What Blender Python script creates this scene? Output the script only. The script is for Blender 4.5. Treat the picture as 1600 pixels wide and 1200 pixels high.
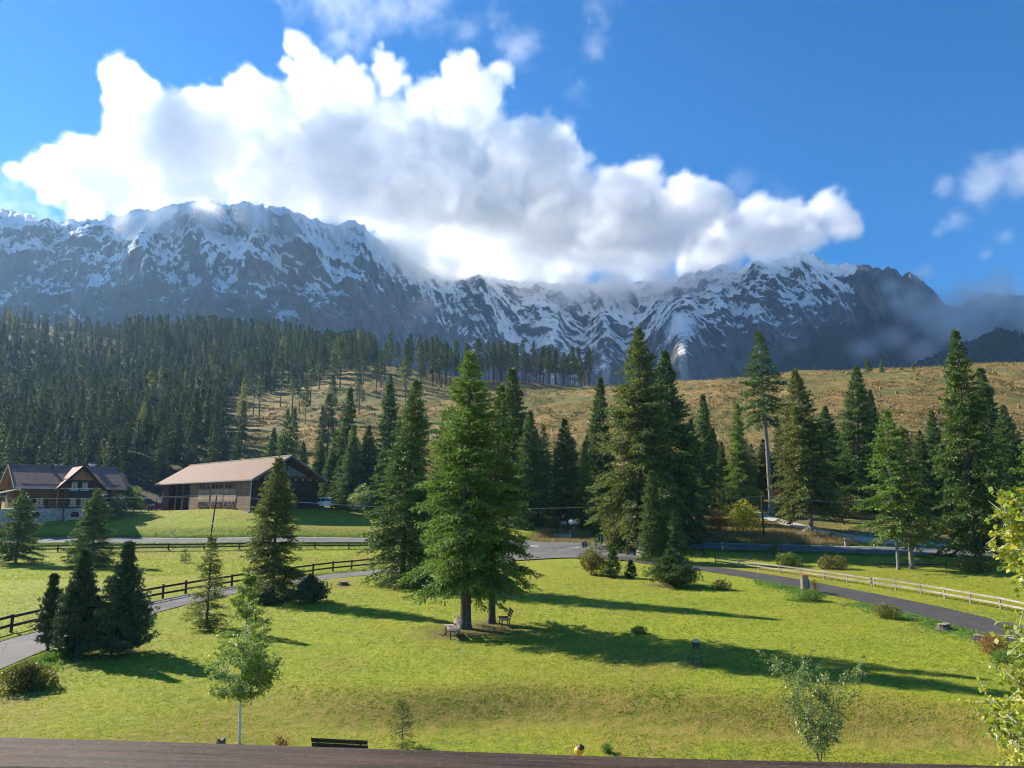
import bpy, math, random
import numpy as np
from mathutils import Vector, Matrix

for o in list(bpy.data.objects):
    bpy.data.objects.remove(o)
SC = bpy.context.scene
COL = SC.collection
R = math.radians

# ------------------------------------------------------------------ camera, sky, sun, exposure
F, PITCH, CZ = 1109.0, R(9.5), 7.3          # focal length in photo pixels, upward tilt, eye height above the lawn
cam_d = bpy.data.cameras.new('camera')
cam_d.sensor_width = 36.0
cam_d.lens = 36.0 * F / 1600.0
cam_d.clip_start = 0.05
cam_d.clip_end = 20000
cam = bpy.data.objects.new('camera', cam_d)
COL.objects.link(cam)
cam.location = (0, 0, CZ)
cam.rotation_euler = (R(90) + PITCH, 0, 0)
SC.camera = cam

SUN_EL, SUN_AZ = R(31), R(-56.5)               # azimuth from +Y, negative = to the left
SUN = Vector((math.sin(SUN_AZ) * math.cos(SUN_EL), math.cos(SUN_AZ) * math.cos(SUN_EL), math.sin(SUN_EL)))
world = bpy.data.worlds.new('World')
SC.world = world
world.use_nodes = True
wn, wl = world.node_tree.nodes, world.node_tree.links
wn.clear()
w_out = wn.new('ShaderNodeOutputWorld')
w_bg = wn.new('ShaderNodeBackground')
w_sky = wn.new('ShaderNodeTexSky')
w_sky.sky_type = 'NISHITA'
w_sky.sun_disc = False
w_sky.sun_elevation = SUN_EL
w_sky.sun_rotation = SUN_AZ
w_sky.altitude = 1700
w_sky.air_density = 1.0
w_sky.dust_density = 0.05
w_sky.ozone_density = 4.5
w_hs = wn.new('ShaderNodeHueSaturation')
w_hs.inputs['Saturation'].default_value = 1.27
w_bg.inputs['Strength'].default_value = 0.083
wl.new(w_sky.outputs[0], w_hs.inputs['Color'])
wl.new(w_hs.outputs[0], w_bg.inputs['Color'])
wl.new(w_bg.outputs[0], w_out.inputs['Surface'])

sun_d = bpy.data.lights.new('sun', 'SUN')
sun_d.energy = 5.0
sun_d.angle = R(0.53)
sun_d.color = (1.0, 0.92, 0.78)
sun_o = bpy.data.objects.new('sun', sun_d)
COL.objects.link(sun_o)
sun_o.location = (-80, 60, 90)
sun_o.rotation_euler = SUN.to_track_quat('Z', 'Y').to_euler()

SC.view_settings.view_transform = 'Standard'
SC.view_settings.look = 'None'
SC.view_settings.exposure = 1.22
SC.view_settings.gamma = 1.0
SC.view_settings.use_curve_mapping = False
cy = SC.cycles
SC.render.engine = 'CYCLES'
cy.use_denoising = True
cy.filter_width = 1.15
cy.denoising_prefilter = "FAST"
cy.max_bounces = 14
cy.diffuse_bounces = 3
cy.glossy_bounces = 2
cy.transmission_bounces = 4
cy.volume_bounces = 10
cy.transparent_max_bounces = 8
cy.volume_step_rate = 1.0
cy.volume_max_steps = 256
cy.use_adaptive_sampling = True
cy.adaptive_threshold = 0.02
cy.sample_clamp_indirect = 6.0

# ------------------------------------------------------------------ helpers
def ratios(px, py):
    """a photo pixel as slopes: x per metre forward, z per metre forward"""
    a, b = (np.asarray(px, float) - 800) / F, (600 - np.asarray(py, float)) / F
    yw = math.cos(PITCH) - b * math.sin(PITCH)
    zw = math.sin(PITCH) + b * math.cos(PITCH)
    return a / yw, zw / yw

def at(px, py, Y):
    rx, rz = ratios(px, py)
    return float(rx * Y), float(Y), float(CZ + rz * Y)

def project(x, y, z):
    dz = z - CZ
    dep = y * math.cos(PITCH) + dz * math.sin(PITCH)
    up = -y * math.sin(PITCH) + dz * math.cos(PITCH)
    return 800 + F * x / dep, 600 - F * up / dep

_perm = np.random.RandomState(7).permutation(256).astype(np.int32)
_perm = np.concatenate([_perm, _perm, _perm])
_val = np.random.RandomState(8).rand(256).astype(np.float32) * 2 - 1

def noise3(x, y, z):
    x, y, z = (np.asarray(v, np.float32) for v in (x, y, z))
    xi, yi, zi = (np.floor(v).astype(np.int32) for v in (x, y, z))
    xf, yf, zf = x - xi, y - yi, z - zi
    u, v, w = (t * t * t * (t * (t * 6 - 15) + 10) for t in (xf, yf, zf))
    xi, yi, zi = xi & 255, yi & 255, zi & 255
    def c(a, b, d):
        return _val[_perm[_perm[_perm[(xi + a) & 255] + ((yi + b) & 255)] + ((zi + d) & 255)]]
    x00 = c(0, 0, 0) * (1 - u) + c(1, 0, 0) * u
    x10 = c(0, 1, 0) * (1 - u) + c(1, 1, 0) * u
    x01 = c(0, 0, 1) * (1 - u) + c(1, 0, 1) * u
    x11 = c(0, 1, 1) * (1 - u) + c(1, 1, 1) * u
    return (x00 * (1 - v) + x10 * v) * (1 - w) + (x01 * (1 - v) + x11 * v) * w

def fbm(x, y, z=0.0, octv=4, gain=0.5, ridged=False):
    x, y = np.asarray(x, np.float32), np.asarray(y, np.float32)
    z = np.zeros_like(x) + np.float32(z) if np.ndim(z) == 0 else np.asarray(z, np.float32)
    s, a, tot, f = 0.0, 1.0, 0.0, 1.0
    for k in range(octv):
        n = noise3(x * f + 17.3 * k, y * f + 5.1 * k, z * f + 9.7 * k)
        s = s + a * ((1 - 2 * np.abs(n)) if ridged else n)
        tot += a
        a *= gain
        f *= 2.03
    return s / tot

def sstep(a, b, x):
    t = np.clip((x - a) / (b - a), 0, 1)
    return t * t * (3 - 2 * t)

def tag(o, label=None, cat=None, group=None, kind=None):
    for k, v in (('label', label), ('category', cat), ('group', group), ('kind', kind)):
        if v:
            o[k] = v
    return o

def link(o, parent=None):
    COL.objects.link(o)
    if parent is not None:
        o.parent = parent
    return o

def empty(name, loc, rz=0.0, label=None, cat=None, group=None, scale=1.0):
    o = bpy.data.objects.new(name, None)
    o.empty_display_size = 0.3
    o.location = loc
    o.rotation_euler = (0, 0, rz)
    o.scale = (scale,) * 3 if np.ndim(scale) == 0 else scale
    link(o)
    return tag(o, label, cat, group)

def mesh_np(name, V, F4, mats, smooth=False, mi=None, attrs=None, F3=None):
    """mesh from arrays; F4 quads (n,4) and/or F3 triangles (m,3)"""
    V = np.ascontiguousarray(V, np.float32)
    F4 = np.zeros((0, 4), np.int32) if F4 is None else np.ascontiguousarray(F4, np.int32)
    F3 = np.zeros((0, 3), np.int32) if F3 is None else np.ascontiguousarray(F3, np.int32)
    me = bpy.data.meshes.new(name)
    me.vertices.add(len(V))
    me.vertices.foreach_set('co', V.ravel())
    nl = F4.size + F3.size
    me.loops.add(nl)
    me.loops.foreach_set('vertex_index', np.concatenate([F4.ravel(), F3.ravel()]))
    me.polygons.add(len(F4) + len(F3))
    st = np.concatenate([np.arange(len(F4)) * 4, F4.size + np.arange(len(F3)) * 3]).astype(np.int32)
    me.polygons.foreach_set('loop_start', st)
    if smooth:
        me.polygons.foreach_set('use_smooth', np.ones(len(st), bool))
    for m in (mats if isinstance(mats, (list, tuple)) else [mats]):
        me.materials.append(m)
    if mi is not None:
        me.polygons.foreach_set('material_index', np.ascontiguousarray(mi, np.int32))
    for k, (dom, arr) in (attrs or {}).items():
        arr = np.ascontiguousarray(arr, np.float32)
        a = me.attributes.new(k, 'FLOAT', dom)
        a.data.foreach_set('value', arr)
    me.update(calc_edges=True)
    me.validate()
    return me

def grid_faces(nr, nc):
    i = np.arange(nr - 1)[:, None] * nc + np.arange(nc - 1)[None, :]
    return np.stack([i, i + 1, i + nc + 1, i + nc], -1).reshape(-1, 4)

class MB:
    """collects simple shapes and links them as one mesh object"""
    def __init__(s):
        s.v, s.f, s.m = [], [], []
        s.cur = 0
    def add(s, vs, fs):
        b = len(s.v)
        s.v += [tuple(v) for v in vs]
        s.f += [tuple(b + i for i in f) for f in fs]
        s.m += [s.cur] * len(fs)
        return s
    def box(s, c, size, rz=0.0, M=None):
        x, y, z = (d / 2 for d in size)
        vs = [Vector((sx * x, sy * y, sz * z)) for sz in (-1, 1) for sx, sy in ((-1, -1), (1, -1), (1, 1), (-1, 1))]
        rot = M if M is not None else Matrix.Rotation(rz, 3, 'Z')
        return s.add([rot @ v + Vector(c) for v in vs], [(3, 2, 1, 0), (4, 5, 6, 7), (0, 1, 5, 4), (1, 2, 6, 5), (2, 3, 7, 6), (3, 0, 4, 7)])
    def beam(s, p0, p1, w, h, up=(0, 0, 1)):
        """rectangular bar from p0 to p1: w across, h along up"""
        p0, p1 = Vector(p0), Vector(p1)
        d = (p1 - p0).normalized()
        sd = d.cross(Vector(up))
        sd = sd.normalized() if sd.length > 1e-5 else Vector((1, 0, 0))
        u = sd.cross(d).normalized()
        vs = [p + sd * (a * w / 2) + u * (b * h / 2) for p in (p0, p1) for a, b in ((-1, -1), (1, -1), (1, 1), (-1, 1))]
        return s.add(vs, [(3, 2, 1, 0), (4, 5, 6, 7), (0, 1, 5, 4), (1, 2, 6, 5), (2, 3, 7, 6), (3, 0, 4, 7)])
    def tube(s, pts, rad, n=8, cap=True):
        pts = [Vector(p) for p in pts]
        rad = [rad] * len(pts) if np.ndim(rad) == 0 else list(rad)
        vs, fs = [], []
        for k, p in enumerate(pts):
            d = (pts[min(k + 1, len(pts) - 1)] - pts[max(k - 1, 0)]).normalized()
            a = d.cross(Vector((0.31, 0.95, 0.12))).normalized()
            b = d.cross(a).normalized()
            vs += [p + (a * math.cos(t) + b * math.sin(t)) * rad[k] for t in (2 * math.pi * i / n for i in range(n))]
        for k in range(len(pts) - 1):
            for i in range(n):
                j = (i + 1) % n
                fs.append((k * n + i, k * n + j, (k + 1) * n + j, (k + 1) * n + i))
        if cap:
            fs += [tuple(range(n))[::-1], tuple((len(pts) - 1) * n + i for i in range(n))]
        return s.add(vs, fs)
    def prism(s, poly, ext):
        """closed polygon (3-D points) pushed along ext"""
        n, e = len(poly), Vector(ext)
        a = [Vector(p) for p in poly]
        return s.add(a + [p + e for p in a], [tuple(range(n))[::-1], tuple(range(n, 2 * n))] + [(i, (i + 1) % n, n + (i + 1) % n, n + i) for i in range(n)])
    def lathe(s, c, prof, n=16):
        """profile of (radius, z) turned about a vertical axis through c"""
        c = Vector(c)
        vs = [c + Vector((r * math.cos(2 * math.pi * i / n), r * math.sin(2 * math.pi * i / n), z)) for r, z in prof for i in range(n)]
        fs = [(k * n + i, k * n + (i + 1) % n, (k + 1) * n + (i + 1) % n, (k + 1) * n + i) for k in range(len(prof) - 1) for i in range(n)]
        fs += [tuple(range(n))[::-1], tuple((len(prof) - 1) * n + i for i in range(n))]
        return s.add(vs, fs)
    def build(s, name, mats, parent=None, smooth=False, bevel=0.0):
        me = bpy.data.meshes.new(name)
        me.from_pydata(s.v, [], s.f)
        for m in (mats if isinstance(mats, (list, tuple)) else [mats]):
            me.materials.append(m)
        me.polygons.foreach_set('material_index', s.m)
        if smooth:
            me.polygons.foreach_set('use_smooth', [True] * len(s.f))
        me.update()
        o = link(bpy.data.objects.new(name, me), parent)
        if bevel:
            b = o.modifiers.new('bevel', 'BEVEL')
            b.width = bevel
            b.segments = 2
            b.limit_method = 'ANGLE'
        return o

# ------------------------------------------------------------------ materials
class NT:
    """tiny node-tree builder"""
    def __init__(s, name):
        s.mat = bpy.data.materials.new(name)
        s.mat.use_nodes = True
        s.n, s.l = s.mat.node_tree.nodes, s.mat.node_tree.links
        s.n.clear()
        s.out = s.n.new('ShaderNodeOutputMaterial')
    def node(s, t, ins=None, **kw):
        nd = s.n.new(t)
        for k, v in kw.items():
            setattr(nd, k, v)
        for k, v in (ins or {}).items():
            if isinstance(v, bpy.types.NodeSocket):
                s.l.new(v, nd.inputs[k])
            else:
                nd.inputs[k].default_value = v
        return nd
    def coord(s, kind='Object', scale=(1, 1, 1), rot=(0, 0, 0)):
        tc = s.node('ShaderNodeTexCoord')
        return s.node('ShaderNodeMapping', {'Vector': tc.outputs[kind], 'Scale': scale, 'Rotation': rot}).outputs[0]
    def pos(s, scale=(1, 1, 1)):
        g = s.node('ShaderNodeNewGeometry')
        return s.node('ShaderNodeMapping', {'Vector': g.outputs['Position'], 'Scale': scale}).outputs[0]
    def noise(s, vec, scale, detail=4.0, rough=0.55, dist=0.0):
        return s.node('ShaderNodeTexNoise', {'Vector': vec, 'Scale': scale, 'Detail': detail, 'Roughness': rough, 'Distortion': dist}).outputs[0]
    def ramp(s, fac, stops, interp='LINEAR'):
        r = s.node('ShaderNodeValToRGB', {'Fac': fac})
        r.color_ramp.interpolation = interp
        el = r.color_ramp.elements
        while len(el) < len(stops):
            el.new(0.5)
        for e, (p, c) in zip(el, stops):
            e.position = p
            e.color = (*c, 1) if len(c) == 3 else c
        return r.outputs[0]
    def mapr(s, v, a, b, c=0.0, d=1.0, smooth=False):
        return s.node('ShaderNodeMapRange', {'Value': v, 'From Min': a, 'From Max': b, 'To Min': c, 'To Max': d},
                      interpolation_type='SMOOTHSTEP' if smooth else 'LINEAR').outputs[0]
    def math(s, op, a, b=0.0, clamp=False):
        return s.node('ShaderNodeMath', {0: a, 1: b}, operation=op, use_clamp=clamp).outputs[0]
    def mix(s, fac, a, b, mode='MIX'):
        m = s.node('ShaderNodeMix', {0: fac}, data_type='RGBA', blend_type=mode)
        for k, v in ((6, a), (7, b)):
            if isinstance(v, bpy.types.NodeSocket):
                s.l.new(v, m.inputs[k])
            else:
                m.inputs[k].default_value = (*v, 1)
        return m.outputs[2]
    def attr(s, name):
        return s.node('ShaderNodeAttribute', attribute_name=name).outputs['Fac']
    def bump(s, h, strength=0.4, dist=0.05):
        return s.node('ShaderNodeBump', {'Height': h, 'Strength': strength, 'Distance': dist}).outputs[0]
    def bsdf(s, col, rough=0.8, spec=0.3, normal=None, metal=0.0, **ins):
        d = {'Roughness': rough, 'Specular IOR Level': spec, 'Metallic': metal}
        d.update(ins)
        if isinstance(col, bpy.types.NodeSocket):
            d['Base Color'] = col
        else:
            d['Base Color'] = (*col, 1)
        if normal is not None:
            d['Normal'] = normal
        p = s.node('ShaderNodeBsdfPrincipled', d)
        s.l.new(p.outputs[0], s.out.inputs['Surface'])
        return p
    def leafy(s, col, trans, fac=0.35, rough=0.6, spec=0.2, normal=None):
        p = s.bsdf(col, rough, spec, normal)
        t = s.node('ShaderNodeBsdfTranslucent', {'Color': trans})
        m = s.node('ShaderNodeMixShader', {0: fac, 1: p.outputs[0], 2: t.outputs[0]})
        s.l.new(m.outputs[0], s.out.inputs['Surface'])
        return s.mat

MAT = {}
def simple(name, col, rough=0.7, spec=0.3, metal=0.0, var=0.15, scale=6.0, bump=0.0):
    t = NT(name)
    v = t.coord('Object')
    n = t.noise(v, scale, 5)
    c = t.mix(t.mapr(n, 0.25, 0.75), tuple(x * (1 - var) for x in col), tuple(min(1, x * (1 + var)) for x in col))
    t.bsdf(c, rough, spec, t.bump(n, bump, 0.02) if bump else None, metal)
    MAT[name] = t.mat
    return t.mat
# ------------------------------------------------------------------ the lie of the land
def gx(px, py, Y):
    return at(px, py, Y)

TP = []                                      # control points of the terrain (x, y, z)
for x in (-70, -35, -12, 8, 28, 60):
    for y in (-60, -15, 10, 34, 46):
        TP.append((x, y, 0.0 if y < 40 else 0.1))
for x in (-250, -140, 130, 240):
    for y in (-60, 0, 45):
        TP.append((x, y, 0.0 if abs(x) < 150 else 0.5))
for p in [(100, 905, 70), (300, 885, 78), (480, 875, 84), (60, 870, 92), (400, 868, 92), (600, 893, 73), (760, 880, 81), (880, 868, 90),
          (1030, 880, 80), (1110, 888, 77), (1200, 901, 68), (1300, 921, 60), (1450, 955, 49.5), (1250, 880, 78), (1400, 893, 72), (1550, 905, 66), (1480, 885, 74),
          # main road
          (-300, 846, 104), (0, 846, 104), (300, 846, 104), (585, 846, 103), (730, 846, 101), (860, 847, 99), (1000, 851, 95), (1130, 855, 92), (1300, 859, 88), (1440, 863, 85), (1560, 867, 81), (1800, 880, 74),
          # far side of it
          (20, 835, 108), (300, 835, 108), (560, 834, 108), (200, 822, 113), (80, 813, 115), (340, 798, 124), (430, 798, 121), (256, 798, 150), (300, 798, 140), (100, 799, 128), (0, 800, 128), (520, 801, 126), (610, 812, 120), (560, 815, 116),
          (700, 826, 110), (900, 834, 105), (700, 800, 128), (900, 806, 122), (1050, 815, 112), (1100, 836, 98), (1130, 792, 122), (1205, 798, 115), (1265, 832, 98), (1330, 838, 95), (1400, 842, 92), (1500, 846, 90), (1320, 805, 112), (1480, 805, 112), (1600, 815, 105),
          # wooded slope
          (-300, 770, 150), (0, 775, 150), (150, 780, 158), (300, 785, 172), (450, 780, 158), (580, 775, 150), (-200, 700, 210), (100, 715, 200), (300, 718, 200), (450, 715, 195), (560, 712, 195),
          (100, 655, 290), (300, 650, 290), (460, 645, 275), (100, 588, 400), (300, 582, 400), (450, 600, 360), (560, 583, 350),
          (60, 508, 540), (200, 532, 540), (350, 540, 540), (500, 555, 480), (600, 572, 400),
          (640, 640, 270), (700, 604, 340), (780, 600, 350), (860, 605, 335), (760, 660, 240), (900, 660, 235), (700, 720, 180), (880, 725, 175),
          (1000, 600, 320), (1100, 592, 310), (1300, 581, 300), (1500, 572, 300), (1600, 568, 300), (1000, 660, 225), (1120, 655, 220), (1300, 640, 220), (1500, 630, 220), (1080, 740, 155), (1300, 735, 152), (1500, 735, 148), (1800, 560, 300), (1800, 700, 170)]:
    TP.append(gx(*p))
for px, Y, z in [(-300, 620, 150), (60, 680, 132), (200, 680, 128), (350, 680, 125), (500, 620, 108), (650, 560, 74), (800, 520, 62), (1000, 480, 52), (1300, 450, 48), (1600, 450, 50), (1900, 450, 50)]:
    TP.append((float(ratios(px, 600)[0]) * Y, Y, z))
for x, y, z in [(-800, 100, 25), (-800, 500, 160), (-800, 900, 150), (800, 100, 25), (800, 450, 90), (800, 900, 60), (0, 900, 50), (-400, 950, 90), (400, 950, 50), (-400, 60, 6), (400, 60, 6), (0, -200, 0), (-500, -200, 5), (500, -200, 5)]:
    TP.append((x, y, z))
TP = np.array(TP)
_S = 100.0
def _tpsk(r2):
    return np.where(r2 > 1e-12, 0.5 * r2 * np.log(np.maximum(r2, 1e-12)), 0.0)
_n = len(TP)
_xy = TP[:, :2] / _S
_K = _tpsk(((_xy[:, None] - _xy[None]) ** 2).sum(-1)) + np.eye(_n) * 0.004
_P = np.c_[np.ones(_n), _xy]
_A = np.block([[_K, _P], [_P.T, np.zeros((3, 3))]])
_w = np.linalg.solve(_A, np.r_[TP[:, 2], 0, 0, 0])

def tps(x, y):
    x, y = np.atleast_1d(np.asarray(x, float)), np.atleast_1d(np.asarray(y, float))
    out = np.empty(x.shape).ravel()
    xf, yf = x.ravel() / _S, y.ravel() / _S
    for i in range(0, len(xf), 20000):
        a, b = xf[i:i + 20000], yf[i:i + 20000]
        out[i:i + 20000] = _tpsk((a[:, None] - _xy[:, 0]) ** 2 + (b[:, None] - _xy[:, 1]) ** 2) @ _w[:_n] + _w[_n] + _w[_n + 1] * a + _w[_n + 2] * b
    return out.reshape(x.shape)

def spline(pts, step=1.0):
    """Catmull-Rom through 2-D points, resampled evenly"""
    p = np.array(pts, float)
    q = np.vstack([2 * p[0] - p[1], p, 2 * p[-1] - p[-2]])
    res = []
    for k in range(1, len(q) - 2):
        t = np.linspace(0, 1, 24, endpoint=False)[:, None]
        a, b, c, d = q[k - 1], q[k], q[k + 1], q[k + 2]
        res.append(0.5 * (2 * b + (c - a) * t + (2 * a - 5 * b + 4 * c - d) * t ** 2 + (3 * b - a - 3 * c + d) * t ** 3))
    res = np.vstack(res + [p[-1:]])
    s = np.r_[0, np.cumsum(np.hypot(*np.diff(res, axis=0).T))]
    u = np.linspace(0, s[-1], max(2, int(s[-1] / step) + 1))
    return np.c_[np.interp(u, s, res[:, 0]), np.interp(u, s, res[:, 1])]

def pp(*lst):
    return [at(*p)[:2] for p in lst]

ROADS = {   # centre line, half width, cross fall
    'road': (spline(pp((-420, 846, 104), (0, 846, 104), (300, 846, 104), (585, 846, 103), (730, 846, 101), (860, 847, 99), (1000, 851, 95), (1130, 855, 92), (1300, 859, 88), (1440, 863, 85), (1560, 867, 81), (1900, 885, 72))), 3.7, 0.055),
    'drive': (spline(pp((-330, 1180, 25), (-100, 1070, 31.5), (0, 1030, 36.4), (110, 990, 42.5), (215, 958, 49.5), (330, 930, 57.5), (430, 913, 64), (520, 901, 69), (600, 893, 73), (700, 884, 79), (800, 875, 85), (880, 870, 88.5), (960, 873, 86.5), (1040, 881, 80), (1110, 889, 75.5), (1200, 903, 67.5), (1300, 922, 59.5), (1400, 943, 52.8), (1500, 966, 46.5), (1600, 992, 41.2), (1720, 1030, 36))), 1.9, 0.0),
    'apron': (spline(pp((890, 873, 86.8), (893, 862, 92), (897, 851, 97))), 8.2, 0.0),
}
_RS = []
for _k, (c, hw, bank) in ROADS.items():
    d = np.gradient(c, axis=0)
    d /= np.hypot(d[:, 0], d[:, 1])[:, None]
    nrm = np.c_[-d[:, 1], d[:, 0]]
    zc = tps(c[:, 0], c[:, 1])
    ker = np.ones(9) / 9
    zc = np.convolve(np.pad(zc, 4, mode='edge'), ker, 'valid')
    _RS.append((c, nrm, zc, hw, bank))

def road_info(x, y):
    """signed distance beyond the nearest road's edge and that road's height there"""
    x, y = np.asarray(x, float).ravel(), np.asarray(y, float).ravel()
    edge = np.full(x.shape, 1e9)
    zr = np.zeros(x.shape)
    wsum = np.zeros(x.shape)
    near = np.where((y > 15) & (y < 125) & (np.abs(x) < 150))[0]
    for c, nrm, zc, hw, bank in _RS:
        for i in range(0, len(near), 8000):
            k = near[i:i + 8000]
            d2 = (x[k, None] - c[:, 0]) ** 2 + (y[k, None] - c[:, 1]) ** 2
            j = d2.argmin(1)
            dist = np.sqrt(d2[np.arange(len(k)), j])
            off = (x[k] - c[j, 0]) * nrm[j, 0] + (y[k] - c[j, 1]) * nrm[j, 1]
            z = zc[j] + bank * np.clip(off, -hw - 1, hw + 1)
            e = dist - hw
            w = np.exp(-np.maximum(e, -1) * 1.6)
            zr[k] += w * z
            wsum[k] += w
            edge[k] = np.minimum(edge[k], e)
    return edge, np.where(wsum > 0, zr / np.maximum(wsum, 1e-12), 0)

def ground(x, y):
    """height of the ground surface (road surface level on the roads)"""
    shp = np.shape(x)
    x, y = np.atleast_1d(np.asarray(x, float)).ravel(), np.atleast_1d(np.asarray(y, float)).ravel()
    z = tps(x, y)
    # the low grassy step in the lawn
    berm = 30.2 - 0.17 * (x + 5.5) + 0.8 * np.sin(x * 0.21) + 0.5 * np.sin(x * 0.47 + 1)
    z = z - 0.78 * (1 - sstep(-2.0, 0.4, y - berm)) * sstep(-16, -5, x) * sstep(-10, 6, y)
    z = z + 0.16 * np.exp(-((y - berm - 1.0) / 1.2) ** 2) * sstep(-14, -5, x)
    amp = 0.05 + 0.10 * sstep(100, 140, y) + 1.0 * sstep(130, 260, y)
    z = z + amp * fbm(x / 9.0, y / 9.0, 0.3, 3) + 2.2 * sstep(170, 330, y) * fbm(x / 32.0, y / 32.0, 4.3, 3)
    edge, zr = road_info(x, y)
    t = 1 - sstep(0.3, 4.0, edge)
    z = z * (1 - t) + zr * t
    return z.reshape(shp) if shp else float(z[0])

def on_ground(px, py, lo=12.0, hi=640.0):
    """where the sight line through a photo pixel meets the ground"""
    rx, rz = ratios(px, py)
    Y = np.exp(np.linspace(math.log(lo), math.log(hi), 420))
    d = CZ + rz * Y - ground(rx * Y, Y)
    k = np.where(d < 0)[0]
    if not len(k):
        return None
    k = max(k[0], 1)
    t = d[k - 1] / (d[k - 1] - d[k])
    y = Y[k - 1] + t * (Y[k] - Y[k - 1])
    return float(rx * y), float(y), float(ground(rx * y, y))

def gpos(px, Y, sink=0.0):
    x = float(ratios(px, 790)[0]) * Y
    return x, Y, ground(x, Y) - sink

# ---- ground sheet
def axis(segs):
    out = [np.arange(a, b, s) for a, b, s in segs]
    return np.concatenate(out + [[segs[-1][1]]])
gxs = axis([(-1500, -460, 65), (-460, -200, 9), (-200, -90, 3.0), (-90, -50, 1.5), (-50, 55, 0.8), (55, 110, 2.0), (110, 240, 4.5), (240, 460, 9), (460, 1500, 65)])
gys = axis([(-260, -20, 30), (-20, 10, 3.0), (10, 50, 0.7), (50, 112, 0.8), (112, 150, 1.4), (150, 260, 2.6), (260, 440, 4.0), (440, 700, 9), (700, 1700, 60)])
GX, GY = np.meshgrid(gxs, gys)
GZ = ground(GX, GY)
_edge, _ = road_info(GX, GY)
_edge = _edge.reshape(GX.shape)
GZm = GZ - 0.10 * (1 - sstep(-0.9, 0.05, _edge))
# colour zones of the soil itself: dry clear-cut, forest floor, mown lawn, worn/dry
_ppx, _ppy = project(GX, np.maximum(GY, 5), GZ)
_rcy = np.interp(GX, ROADS['road'][0][:, 0], ROADS['road'][0][:, 1])
zone_cut = np.maximum(sstep(128, 150, GY), sstep(5.0, 8.0, GY - _rcy) * sstep(820, 860, _ppx) * (GY < 200))
zone_forest = sstep(138, 150, GY) * np.where(_ppx < 330, 1, 1 - sstep(330, 420, _ppx)) * sstep(0, 40, 560 - GY)
_verge = np.exp(-((_edge - 1.6) / 1.3) ** 2)
zone_dry = sstep(0.1, 0.5, fbm(GX / 7.0, GY / 7.0, 2.2, 3)) * 0.55
berm_y = 30.2 - 0.17 * (GX + 5.5) + 0.8 * np.sin(GX * 0.21) + 0.5 * np.sin(GX * 0.47 + 1)
zone_dry = np.maximum(zone_dry, (1 - sstep(27, 33, GY)) * sstep(-0.15, 0.35, fbm(GX / 4.5, GY / 4.5, 6.2, 4)) * 0.8)
zone_dry = np.maximum(zone_dry, np.exp(-((GY - berm_y + 0.9) / 1.5) ** 2) * sstep(-14, -5, GX) * 0.95)
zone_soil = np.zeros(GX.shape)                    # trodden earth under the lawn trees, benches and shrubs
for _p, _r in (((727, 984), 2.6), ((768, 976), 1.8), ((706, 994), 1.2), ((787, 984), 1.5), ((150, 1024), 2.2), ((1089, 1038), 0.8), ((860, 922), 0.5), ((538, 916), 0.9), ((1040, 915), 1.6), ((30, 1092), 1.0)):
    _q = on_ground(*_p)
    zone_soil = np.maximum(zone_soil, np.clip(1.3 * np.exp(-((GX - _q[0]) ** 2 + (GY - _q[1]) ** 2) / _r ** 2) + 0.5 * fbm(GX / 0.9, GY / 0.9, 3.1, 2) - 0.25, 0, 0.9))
t = NT('meadow_grass')
v = t.pos()
n1 = t.noise(v, 0.22, 3, 0.6)
n2 = t.noise(v, 2.3, 4, 0.65)
n3 = t.noise(v, 14.0, 3, 0.7)
n4 = t.noise(v, 0.045, 3, 0.6)
green = t.mix(t.mapr(n1, 0.35, 0.65), (0.125, 0.20, 0.011), (0.235, 0.27, 0.015))
green = t.mix(t.mapr(n2, 0.35, 0.7), green, (0.32, 0.31, 0.03))
green = t.mix(t.mapr(n3, 0.45, 0.75, 0, 0.6), green, (0.075, 0.125, 0.012))
dry = t.mix(t.mapr(n2, 0.3, 0.7), (0.17, 0.105, 0.03), (0.30, 0.225, 0.055))
green = t.mix(t.mapr(n4, 0.42, 0.6, 0, 0.45), green, (0.22, 0.20, 0.025))
n7 = t.noise(v, 0.5, 5, 0.7)
green = t.mix(t.mapr(n7, 0.60, 0.68, 0, 0.7), green, (0.07, 0.12, 0.02))
green = t.mix(t.mapr(n7, 0.36, 0.30, 0, 0.7), green, (0.20, 0.145, 0.05))
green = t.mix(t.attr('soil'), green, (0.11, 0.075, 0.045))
lawn = t.mix(t.math('MULTIPLY', t.attr('dry'), t.mapr(n2, 0.2, 0.6)), green, dry)
cutc = t.mix(t.mapr(n2, 0.38, 0.62), (0.15, 0.135, 0.025), (0.33, 0.18, 0.052))
cutc = t.mix(t.mapr(n1, 0.45, 0.62), cutc, (0.38, 0.245, 0.07))
cutc = t.mix(t.mapr(n4, 0.45, 0.58, 0, 0.8), cutc, (0.13, 0.145, 0.03))
n5 = t.noise(v, 0.75, 4, 0.7)
cutc = t.mix(t.mapr(n5, 0.52, 0.62, 0, 0.8), cutc, (0.075, 0.06, 0.025))
cutc = t.mix(t.mapr(n3, 0.50, 0.68, 0, 0.8), cutc, (0.06, 0.04, 0.025))
floor = t.mix(t.mapr(n2, 0.3, 0.7), (0.05, 0.04, 0.022), (0.10, 0.075, 0.035))
c = t.mix(t.attr('cut'), lawn, cutc)
c = t.mix(t.attr('forest'), c, floor)
h = t.math('ADD', t.math('MULTIPLY', n3, 0.5), n2)
t.bsdf(c, 0.9, 0.15, t.bump(h, 0.7, 0.12))
MAT['meadow_grass'] = t.mat
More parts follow.
